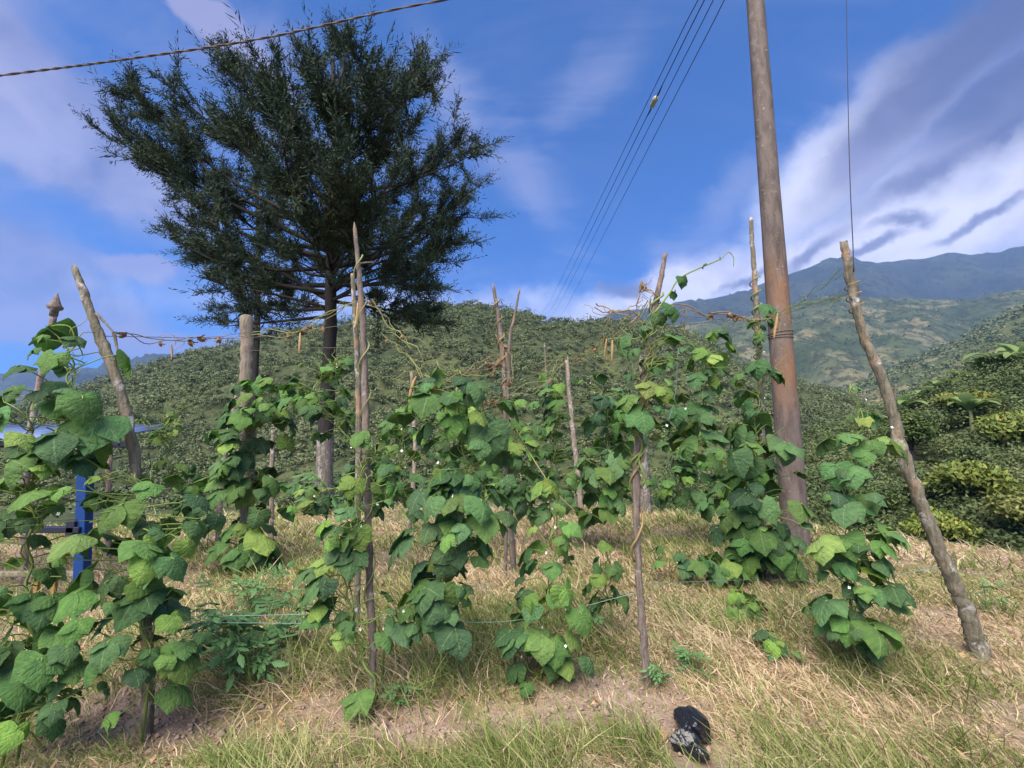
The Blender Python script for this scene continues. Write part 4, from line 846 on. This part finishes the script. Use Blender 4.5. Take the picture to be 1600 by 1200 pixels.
# ------------------------------------------------------------------ dry vines, wires and twine
def dry_vine(name, spans, label, mt, dry=6, pods=(), rad=.0032, seed=0, strands=3, amp=.05, leafsize=.05):
    r = np.random.default_rng(900 + seed); base = P(*spans[0][0]); root = thing(name, base, label, 'vine', 'dry bean vines along the wires'); b = MB(); allp = []
    for (a, c) in spans:
        A, B = P(*a), P(*c); n0 = max(12, int(np.linalg.norm(B - A) / .05))
        for k in range(strands):
            q = wiggle(A + r.normal(0, .01, 3), B + r.normal(0, .01, 3), amp, n0, sag=.02 * k, r=r); b.tube(q, rad * r.uniform(.7, 1.1), 5, cap=False); allp.append(q)
            for _ in range(2):
                i = int(r.integers(2, n0 - 2)); e = q[i] + np.array([r.normal(0, .10), r.normal(0, .06), r.uniform(-.22, .10)]); b.tube(wiggle(q[i], e, .03, 10, r=r), np.linspace(rad * .6, rad * .3, 10), 4, cap=False)
    b.build('stem', mt, root, base); A = np.concatenate(allp)
    for k in range(dry):
        q = A[int(r.integers(len(A)))]; o = link('dry_leaf', DRY[k % 4], root, q - base); o.scale = (leafsize * r.uniform(.7, 1.5),) * 3; o.rotation_euler = (r.uniform(-2, 0), r.uniform(-1, 1), r.uniform(0, 6))
    for (px, py, lp, Y) in pods:
        q = P(px, py, Y); j = int(np.argmin(np.linalg.norm(A - q, axis=1))); q2 = A[j] - (0, 0, .02); o = link('pod', POD[int(r.integers(3))], root, q2 - base); o.scale = (lp * Y / FPX,) * 3; o.rotation_euler = (0, r.normal(0, .12), r.uniform(0, 6))
    return root
dry_vine('dry_vine', [((188, 522, 2.4), (300, 530, 3.3)), ((300, 530, 3.3), (392, 520, 4.3))], 'thin dry brown vine along the wire from the knobbly branch to the thick post', M['dry'], 7, ((262, 540, 26, 3.0),), seed=1, strands=2, amp=.035)
dry_vine('dry_vine', [((392, 522, 4.3), (480, 510, 3.6)), ((480, 510, 3.6), (560, 470, 2.9))], 'yellowish dry vine from the thick post up to the tall straight stake', M['olive'], 6, ((453, 530, 36, 3.6), (556, 530, 40, 2.8), (592, 620, 46, 2.7)), seed=2, strands=3, amp=.05)
dry_vine('dry_vine', [((575, 470, 2.7), (640, 540, 2.7)), ((600, 520, 2.7), (700, 590, 2.65)), ((620, 540, 2.7), (690, 620, 2.65))], 'green and yellow vine shoots between the tall straight stake and the largest leaves', M['olive'], 5, ((590, 628, 46, 2.7),), seed=3, strands=2, amp=.05)
dry_vine('dry_vine', [((690, 590, 3.0), (780, 560, 4.4)), ((775, 520, 4.5), (800, 600, 4.5)), ((700, 620, 3.2), (790, 625, 4.4))], 'dark withered vine bunched round the top of the vine wrapped stake', M['dry'], 14, (), seed=4, strands=3, amp=.06, leafsize=.08)
dry_vine('dry_vine', [((792, 620, 4.5), (880, 570, 4.6)), ((820, 575, 4.5), (890, 560, 4.8)), ((890, 562, 4.8), (960, 520, 3.6)), ((960, 525, 3.4), (1010, 475, 2.9))], 'long yellow vine strands draped over the pinkish stake to the bent stake', M['olive'], 8, ((948, 528, 36, 3.4),), seed=5, strands=3, amp=.07)
dry_vine('dry_vine', [((930, 475, 2.75), (1000, 495, 2.75)), ((985, 500, 2.75), (1005, 440, 2.75)), ((1005, 440, 2.75), (1025, 470, 2.75)), ((1020, 470, 2.75), (1110, 490, 3.0)), ((1110, 490, 3.0), (1190, 500, 4.2))], 'bare brown vine twigs branching at the top of the bent brown stake', M['dry'], 8, (), seed=6, strands=2, amp=.04, rad=.0045)
dry_vine('dry_vine', [((1190, 495, 4.4), (1240, 480, 4.0)), ((1240, 480, 4.0), (1330, 455, 3.3)), ((1240, 480, 4.0), (1318, 420, 3.3))], 'thin vine on the wire from the power pole to the top of the leaning branch', M['stem'], 3, ((1212, 482, 40, 4.3), (1352, 462, 14, 3.25)), seed=7, strands=2, amp=.025, rad=.003)
# long shoot waving above the bent stake
r0 = thing('bean_shoot', P(1022, 490, 2.7), 'long curling green shoot waving into the sky above the bent brown stake', 'vine')
b = MB(); sp_ = spline([P(1022, 490, 2.7), P(1045, 460, 2.7), P(1062, 435, 2.7), P(1095, 418, 2.72), P(1125, 405, 2.74), P(1138, 394, 2.75), P(1146, 402, 2.75), P(1146, 416, 2.75)], 6); b.tube(sp_, np.linspace(.006, .0025, len(sp_)), 5); b.build('stem', M['stem'], r0, r0.location)
for (px, py, s_, ph) in ((1058, 440, .07, 200), (1050, 455, .05, 300), (1112, 414, .03, 100), (1135, 396, .02, 60), (1000, 462, .10, 220)):
    j = int(np.argmin(np.linalg.norm(sp_ - P(px, py, 2.7), axis=1))); o = link('leaf', LEAF[j % 14], r0, sp_[j] - np.array(r0.location)); o.scale = (s_,) * 3; o.rotation_euler = (-.3, 0, R(ph)); o.color = (.06, .15, .05, 1)
# vines spiralling up the stakes
def spiral(key, f0, f1, turns, label, mt, rad=.004, ph=0.0, off=1.25):
    p = ST[key]; i0, i1 = int(f0 * (len(p) - 1)), int(f1 * (len(p) - 1)); q = p[i0:i1 + 1]; t = np.linspace(0, 1, 90); u = np.linspace(0, 1, len(q))
    c = np.stack([np.interp(t, u, q[:, k]) for k in range(3)], -1); rr = off
    a = t * turns * 6.283 + ph; c = c + np.stack([np.cos(a) * rr, np.sin(a) * rr, np.zeros(90)], -1)
    root = thing('twining_stem', c[0], label, 'vine', 'stems twining up stakes'); b = MB(); b.tube(c, rad * (1 + .3 * np.sin(t * 20)), 5); b.build('stem', mt, root, c[0]); return root
spiral('e', .12, .93, 7, 'green stem twining up the tall straight brown stake', M['olive'], .004, 0, .030)
spiral('h', .25, .95, 9, 'withered stem twining up the vine wrapped stake', M['dry'], .008, 0, .040)
spiral('k', .45, .9, 6, 'green stem twining up the bent brown stake', M['stem'], .006, 0, .035)
spiral('k', .3, .8, 4, 'brown woody stem twining opposite up the bent brown stake', M['dry'], .006, 2, .035)
spiral('m', .45, .78, 7, 'olive stem twining up the tall grey stake', M['olive'], .008, 0, .048)
spiral('n', .80, .88, 3, 'few turns of vine round the top of the leaning branch', M['dry'], .004, 0, .046)
spiral('g', .1, .9, 3, 'thin stem twining up the slim pale stake', M['dry'], .003, 0, .035)
def line(name, pts, label, mt, rad, cat, group=None, sag=0.0, n_=24, sides=5, extra=None):
    P0 = np.array(pts, float)
    if len(P0) == 2: t = np.linspace(0, 1, n_)[:, None]; q = P0[0] * (1 - t) + P0[1] * t; q[:, 2] -= sag * 4 * t[:, 0] * (1 - t[:, 0])
    else: q = spline(P0, 8)
    b = MB(); b.tube(q - q[0], rad, sides); o = b.build(name, mt); o.location = tuple(q[0]); tag(o, label, cat, group); return o, q
line('fence_wire', [P(150, 525, Ya), P(385, 528, Yp - .1), P(560, 505, 3.4)], 'thin rusty wire from the knobbly branch over the thick post to the tall stake', M['wire'], .0022, 'wire', 'thin wires between stakes')
line('fence_wire', [P(385, 548, Yp - .09), P(560, 544, 3.4), P(786, 560, Yh)], 'lower thin wire behind the tall stake running right to the vine wrapped stake', M['wire'], .0020, 'wire', 'thin wires between stakes')
line('fence_wire', [P(1020, 490, Yk), P(1186, 500, Ym), P(1336, 455, Yn)], 'thin wire from the bent stake past the power pole to the leaning branch', M['wire'], .0022, 'wire', 'thin wires between stakes')
line('fence_wire', [P(786, 562, Yh), P(887, 568, 6.2), P(1002, 560, Yk)], 'thin wire from the vine wrapped stake to the bent brown stake', M['wire'], .0020, 'wire', 'thin wires between stakes')
line('green_twine', [P(229, 965, Ya), P(575, 958, Ye)], 'upper pale green twine stretched low between knobbly branch and tall stake', M['twine'], .0017, 'twine', 'low green twine')
line('green_twine', [P(229, 972, Ya + .03), P(577, 975, Ye)], 'lower pale green twine stretched low between knobbly branch and tall stake', M['twine'], .0015, 'twine', 'low green twine')
line('green_twine', [P(998, 912, Yk), P(1190, 905, Ym - .05)], 'pale green twine low from the bent brown stake to the tall grey stake', M['twine'], .0019, 'twine', 'low green twine')
line('green_twine', [P(1190, 906, Ym - .05), P(1330, 905, Yn), P(1480, 885, Yn)], 'pale green twine low from the tall grey stake to the leaning branch', M['twine'], .0018, 'twine', 'low green twine')
line('green_twine', [P(580, 965, Ye), P(800, 970, 2.7), P(1000, 925, Yk)], 'pale green twine low across the middle front between two brown stakes', M['twine'], .0016, 'twine', 'low green twine')
line('green_twine', [P(1005, 740, Yk), P(1050, 640, 2.9), P(1060, 545, 2.9)], 'slack green twine hanging beside the top of the bent brown stake', M['twine'], .0020, 'twine')
line('vine_cane', [P(795, 650, Yh), P(835, 720, 4.3), P(870, 770, 4.2), P(900, 800, 4.2)], 'bare yellowish cane slanting down right from the vine wrapped stake', M['olive'], .006, 'vine')

# ------------------------------------------------------------------ power pole, cables
PB = G(1245, 862); PY = PB[1]
pr = thing('power_pole', PB, 'tall tapering rusty brown power pole rising out of the picture', 'pole')
m, t, bs_, o_ = mat('pole_metal'); tc_ = t.node('ShaderNodeTexCoord'); v_ = tc_.outputs['Object']
sx_ = t.node('ShaderNodeSeparateXYZ'); t.l.new(v_, sx_.inputs[0])
f1 = t.noise(t.vm('MULTIPLY', v_, (1, 1, .35)), 9, 6, .65, .5); f2 = t.noise(v_, 60, 4, .7); f3 = t.noise(t.vm('MULTIPLY', v_, (1, 1, .5)), 2.2, 4, .6)
cc = t.mix(t.ss(f1, .3, .7), (.095, .074, .062), (.185, .148, .128))
zone = t.m('MULTIPLY', t.ss(sx_.outputs[2], 1.2, 2.0), t.m('SUBTRACT', 1.0, t.ss(sx_.outputs[2], 3.0, 4.0)))
cc = t.mix(t.m('MULTIPLY', zone, t.m('MULTIPLY', t.ss(f3, .42, .62), .75)), cc, (.25, .13, .065))
cc = t.mix(t.m('MULTIPLY', t.ss(f2, .58, .68), .75), cc, (.06, .045, .04))
cc = t.mix(t.m('MULTIPLY', t.ss(t.noise(t.vm('MULTIPLY', v_, (1, 1, .05)), 22, 5, .7), .54, .66), .55), cc, (.055, .042, .036))
cc = t.mix(t.m('MULTIPLY', t.ss(t.noise(v_, 5.5, 5, .7), .60, .68), .6), cc, (.24, .21, .19))
cc = t.mix(t.m('MULTIPLY', t.ss(t.noise(v_, 35, 3, .6), .66, .72), .7), cc, (.48, .45, .40))
t.put(bs_.inputs['Base Color'], cc); bs_.inputs['Roughness'].default_value = .75; bump(t, bs_, t.m('ADD', f2, f1), .5, .01); M['pole'] = m
ptop = P(1168, -150, PY); hgt = ptop[2]
axis = lambda z: np.array([PB[0] + (P(1180, 0, PY)[0] - PB[0]) * (z - PB[2]) / (P(1180, 0, PY)[2] - PB[2]), PY, z])
zz = np.linspace(PB[2] - .4, hgt, 60); b = MB(); b.tube([axis(z) for z in zz], np.interp(zz, [0, hgt], [.148, .100]), 28, rough=.025, seed=4); b.build('shaft', M['pole'], pr, PB)
zb = P(1215, 528, PY)[2]
for k in range(3):
    a = np.linspace(0, 6.283, 30); c0 = axis(zb + .03 * k); rr = .148 - .048 * (zb / hgt) + .006; q = np.stack([c0[0] + rr * np.cos(a), c0[1] + rr * np.sin(a), c0[2] + .012 * np.sin(a + k)], -1); b = MB(); b.tube(q, .005, 5, cap=False); b.build('wire_band', M['wire'], pr, PB)
bk = axis(hgt - .35); b = MB(); b.box(bk + (0, -.05, 0), (1.0, .10, .12)); b.build('cross_arm', M['post'], pr, PB)
ends = [((1104, 0), (842, 488)), ((1115, 0), (850, 490)), ((1130, 0), (855, 494)), ((1148, 0), (866, 498))]
for i, ((ax, ay), (fx, fy)) in enumerate(ends):
    nearp = bk + np.array([-.42 + .26 * i, -.05, .06]); farp = P(fx, fy, 120.0)
    Q = [nearp]
    lab = ['leftmost of the power lines running from the pole to the hill', 'second power line from the left carrying the small insulator', 'third power line from the left running to the hill', 'rightmost of the power lines running from the pole to the hill'][i]
    a0 = P(ax, -30, 7.0); tt = np.geomspace(1, 17.2, 22); tt = (tt - 1) / 16.2
    Q = np.array([a0 * (1 - u) + farp * u - np.array([0, 0, 2.2 * 4 * u * (1 - u) * (.35 + .65 * u)]) for u in tt])
    if i == 1: QI = min((a0 * (1 - u) + farp * u - np.array([0, 0, 2.2 * 4 * u * (1 - u) * (.35 + .65 * u)]) for u in np.linspace(0, .3, 400)), key=lambda p: abs(project(p)[1] - 160)); dI = Q[6] - Q[4]
    Q = [nearp] + list(Q)
    line('power_line', Q, lab, M['cable'], .0085 if i != 1 else .010, 'cable', 'power lines to the hill', sides=6)
ins = thing('line_insulator', QI, 'small pale insulator hanging in the power lines against blue sky', 'insulator')
dv = -dI / np.linalg.norm(dI)
b = MB(); b.tube([QI - dv * .22, QI - dv * .20, QI - dv * .12, QI, QI + dv * .12, QI + dv * .2, QI + dv * .22], [.02, .06, .075, .06, .075, .06, .02], 12); b.build('body', M['insul'], ins, QI)
for sg in (-1, 1): b = MB(); b.tube(spline([QI + dv * sg * .2, QI + dv * sg * .42 + (.02, 0, 0), QI + dv * sg * .75], 4), .014, 6); b.build('tie_wire', M['cable'], ins, QI)
# twisted service cable crossing the top left
A0, A1 = P(-420, 172, 4.6), axis(hgt - .9) + np.array([0, -.12, 0])
A_ = [A0, P(0, 118, 4.75), P(200, 92, 4.85), P(420, 58, 5.0), P(695, 0, 5.25), A1]
q = spline(A_, 30); b = MB(); base = q[0]
for ph in (0, 3.14): a = np.arange(len(q)) * 1.05 + ph; b.tube(q + np.stack([np.zeros(len(q)), np.cos(a) * .007, np.sin(a) * .007], -1), .0078, 6)
o = b.build('service_cable', M['cable2'], None, base); o.location = tuple(base); tag(o, 'thick twisted brown cable crossing the sky at the top left', 'cable')
D0, D1 = axis(hgt - .6) + np.array([.13, 0, 0]), P(1900, -420, 3.2)
o_, dq = line('drop_cable', [D0, P(1320, -150, 5.0), D1], 'black cable running from the pole top out over the garden', M['cable'], .009, 'cable')
j = int(np.argmin(np.abs(dq[:, 0] / dq[:, 1] - ray(1320, -150)[0] / ray(1320, -150)[1])))
line('hanging_string', [dq[j], P(1326, 200, (dq[j][1] + Yn) / 2 - .1), P(1333, 388, Yn - .02), P(1334, 425, Yn - .05)], 'thin dark string hanging from above to the top of the leaning branch', M['cable'], .0035, 'string')

# ------------------------------------------------------------------ blue shelter on the left
sb0 = G(122, 940); SY = sb0[1]
sh = thing('shelter', sb0, 'low shelter with blue square post and pale blue roof behind the left vines', 'shelter')
pw = 15 * SY / FPX; tp_ = P(124, 692, SY)[2]
def part_box(nm, c, s_, mt): b = MB(); b.box((0, 0, 0), s_); o = b.build(nm, mt, sh, smooth=False); o.location = tuple(np.asarray(c) - sb0); bv = o.modifiers.new('bevel', 'BEVEL'); bv.width = .006; bv.segments = 2; return o
part_box('post', (sb0[0] - .02, SY, (sb0[2] + tp_) / 2 - .05), (pw, pw, tp_ - sb0[2] + .1), M['blue']).rotation_euler.y = R(-4.5)
part_box('post', (sb0[0] - 2.2, SY + .3, (sb0[2] + tp_) / 2 - .05), (pw, pw, tp_ - sb0[2] + .1), M['blue'])
rz_ = P(60, 826, SY)[2]; part_box('rail', (sb0[0] - 1.1, SY - .04, rz_), (2.2, .06, .05), M['navy'])
part_box('bracket', (sb0[0] - pw * .9, SY - .03, P(95, 822, SY)[2]), (.07, .08, .12), M['navy'])
part_box('lower_rail', (sb0[0] - 1.1, SY, sb0[2] + .22), (2.2, .05, .04), M['post'])
for px in (63, 90): q = P(px, 905, SY); part_box('ochre_slat', (q[0], SY - .02, q[2] - .10), (.03, .03, .20), M['orange'])
part_box('eave_beam', (sb0[0] - 1.0, SY - .02, tp_ - .01), (2.7, .10, .06), M['navy'])
nx = 90; xs = np.linspace(sb0[0] - 2.6, sb0[0] + .05, nx); V = []; F = []
for j, (yy, dz) in enumerate(((SY - .20, .03), (SY + .75, .17))):
    for x in xs: V.append((x, yy, tp_ + dz + .018 * math.sin(x * 2 * math.pi / .14)))
F = np.array([(i, i + 1, nx + i + 1, nx + i) for i in range(nx - 1)]); me = new_mesh('roof', np.array(V) - sb0, F, [M['roofblue']]); o = link('roof', me, sh); sm = o.modifiers.new('thick', 'SOLIDIFY'); sm.thickness = .012
part_box('fascia', (sb0[0] - 1.0, SY - .17, tp_ + .005), (2.7, .02, .06), M['navy'])

# ------------------------------------------------------------------ weeds
def weed_leaf(seed):
    r = np.random.default_rng(seed); b = MB(); b.tube([(0, 0, 0), (0, .5, .12), (0, 1.0, .05)], .018, 4, cap=False, m=0)
    for (y, sd_, L) in ((.40, 1, .42), (.42, -1, .42), (.68, 1, .48), (.70, -1, .46), (1.0, 0, .6)):
        ang = sd_ * 1.0; d_ = np.array([math.sin(ang), math.cos(ang), -.22]); s_ = np.array([math.cos(ang), -math.sin(ang), 0]); o = np.array([0, y, .12 - .07 * abs(y - .5)]); V = [o]; 
        for f, w_ in ((.2, .16), (.35, .22), (.45, .17), (.6, .19), (.72, .11), (.85, .09)):
            V += [o + d_ * L * f - s_ * L * w_ + (0, 0, -.02), o + d_ * L * f + (0, 0, .02), o + d_ * L * f + s_ * L * w_ + (0, 0, -.02)]
        V.append(o + d_ * L); F = [(0, 2, 1), (0, 3, 2)]
        for k in range(5): a = 1 + k * 3; F += [(a, a + 1, a + 4, a + 3), (a + 1, a + 2, a + 5, a + 4)]
        F += [(16, 17, 19), (17, 18, 19)]; b.add(np.array(V), F)
    return b.mesh('leaf', [M['weed']])
WL = [weed_leaf(k) for k in range(3)]
def weed(px, py, hpx, n_, lp, label, seed, spread=.8):
    r = np.random.default_rng(seed); g = G(px, py); s_ = g[1] / FPX; root = thing('weed_plant', g, label, 'weed', 'leafy weeds in the straw'); b = MB()
    for k in range(max(2, n_ // 9)):
        a = r.uniform(0, 6.28); h = hpx * s_ * r.uniform(.6, 1.05); top = np.array([math.cos(a) * h * .45 * spread, math.sin(a) * h * .45 * spread, h]); st = spline([(0, 0, -.02), top * (.4, .4, .55), top], 6); b.tube(st, np.linspace(.005, .002, len(st)), 5)
        for _ in range(9):
            i = int(r.integers(2, len(st))); o = link('leaf', WL[int(r.integers(3))], root, st[i]); q = lp * s_ * r.uniform(.6, 1.2); o.scale = (q, q, q); o.rotation_euler = (r.uniform(-.5, .5), r.normal(0, .3), r.uniform(0, 6.28))
    b.build('stem', M['stem'], root); return root
weed(395, 1070, 125, 54, 42, 'bushy dark green weed with toothed leaves between the two left stakes', 1, 1.3)
weed(440, 1030, 85, 36, 36, 'second bushy weed with toothed leaves touching the larger one', 2, 1.3)
weed(350, 1040, 80, 36, 38, 'toothed weed close to the lush vine on the knobbly branch', 3, 1.3)
weed(395, 955, 60, 27, 30, 'leafy weed behind the bushy one near the thick round post', 4, 1.2)
weed(620, 1100, 36, 18, 20, 'small bright weed right at the foot of the tall straight brown stake', 5)
weed(1085, 1060, 40, 18, 22, 'small weed in the straw right of the bent brown stake foot', 6)
weed(1035, 1072, 26, 18, 18, 'tiny weed clump touching the foot of the bent brown stake', 7)
weed(280, 1050, 50, 18, 26, 'spindly weed beside the foot of the knobbly branch', 8)
weed(1545, 960, 60, 9, 16, 'thin upright weed stalks right of the leaning branch foot', 9, .4)
weed(505, 800, 60, 36, 34, 'pale green weed clump at the lichened cypress foot', 10, 1.0)
weed(930, 1000, 60, 18, 20, 'thin weed left of the bent brown stake', 11, .5)

# ------------------------------------------------------------------ black plastic bag
bg0 = G(1085, 1165); s_ = bg0[1] / FPX
m, t, bb, o_ = mat('black_plastic'); tcb = t.node('ShaderNodeTexCoord'); fb = t.noise(tcb.outputs['Object'], 22, 5, .6, 1.5)
bb.inputs['Base Color'].default_value = (.012, .013, .018, 1); bb.inputs['Roughness'].default_value = .22; bb.inputs['Specular IOR Level'].default_value = .55; bump(t, bb, fb, .15, .02); M['plastic'] = m
root = thing('plastic_bag', bg0, 'crumpled shiny black plastic bag lying on the grass at the front', 'bag')
def lobe(c, rad, seed, name):
    import bmesh
    bm = bmesh.new(); bmesh.ops.create_icosphere(bm, subdivisions=4, radius=1); r = np.random.default_rng(seed); ds = r.normal(size=(16, 3)); ds /= np.linalg.norm(ds, axis=1)[:, None]; of = r.uniform(.55, .95, 16)
    for v in bm.verts:
        p = np.array(v.co); cut = min([1.25] + [of[k] / max(1e-3, float(p @ ds[k])) for k in range(16) if p @ ds[k] > .35]); fold = .08 * abs(math.sin(p[0] * 7 + p[2] * 5 + seed)) + .05 * abs(math.sin(p[1] * 11 - p[2] * 8))
        v.co = p * min(cut, 1.05) * (1 - fold) * np.array(rad)
    me = bpy.data.meshes.new(name); bm.to_mesh(me); bm.free(); me.materials.append(M['plastic']); me.polygons.foreach_set('use_smooth', np.full(len(me.polygons), False)); o = link(name, me, root, c); return o
lobe((.02, .05, .045), (.095, .085, .085), 3, 'bag_bulge'); lobe((-.055, -.035, .03), (.07, .05, .05), 5, 'bag_knot'); lobe((-.02, -.075, .025), (.05, .06, .04), 8, 'bag_tail')
root.scale = (1.15, 1.15, 1.15)

# ------------------------------------------------------------------ haze in the air
b = MB(); b.box((0, 2850, 810), (16000, 7000, 1700)); hz = b.build('haze', [], smooth=False); tag(hz, 'thin bluish haze filling the valley air', 'haze', kind='stuff')
m = bpy.data.materials.new('haze_air'); m.use_nodes = True; t = NT(m.node_tree); o_ = t.node('ShaderNodeOutputMaterial'); pv = t.node('ShaderNodeVolumePrincipled')
pv.inputs['Color'].default_value = (.34, .54, 1.0, 1); pv.inputs['Density'].default_value = .00013; pv.inputs['Anisotropy'].default_value = .15
t.l.new(pv.outputs[0], o_.inputs['Volume']); hz.data.materials.append(m)
sc.cycles.volume_bounces = 1; sc.cycles.max_bounces = 4; sc.cycles.diffuse_bounces = 3; sc.cycles.glossy_bounces = 2; sc.cycles.transmission_bounces = 3; sc.cycles.transparent_max_bounces = 8
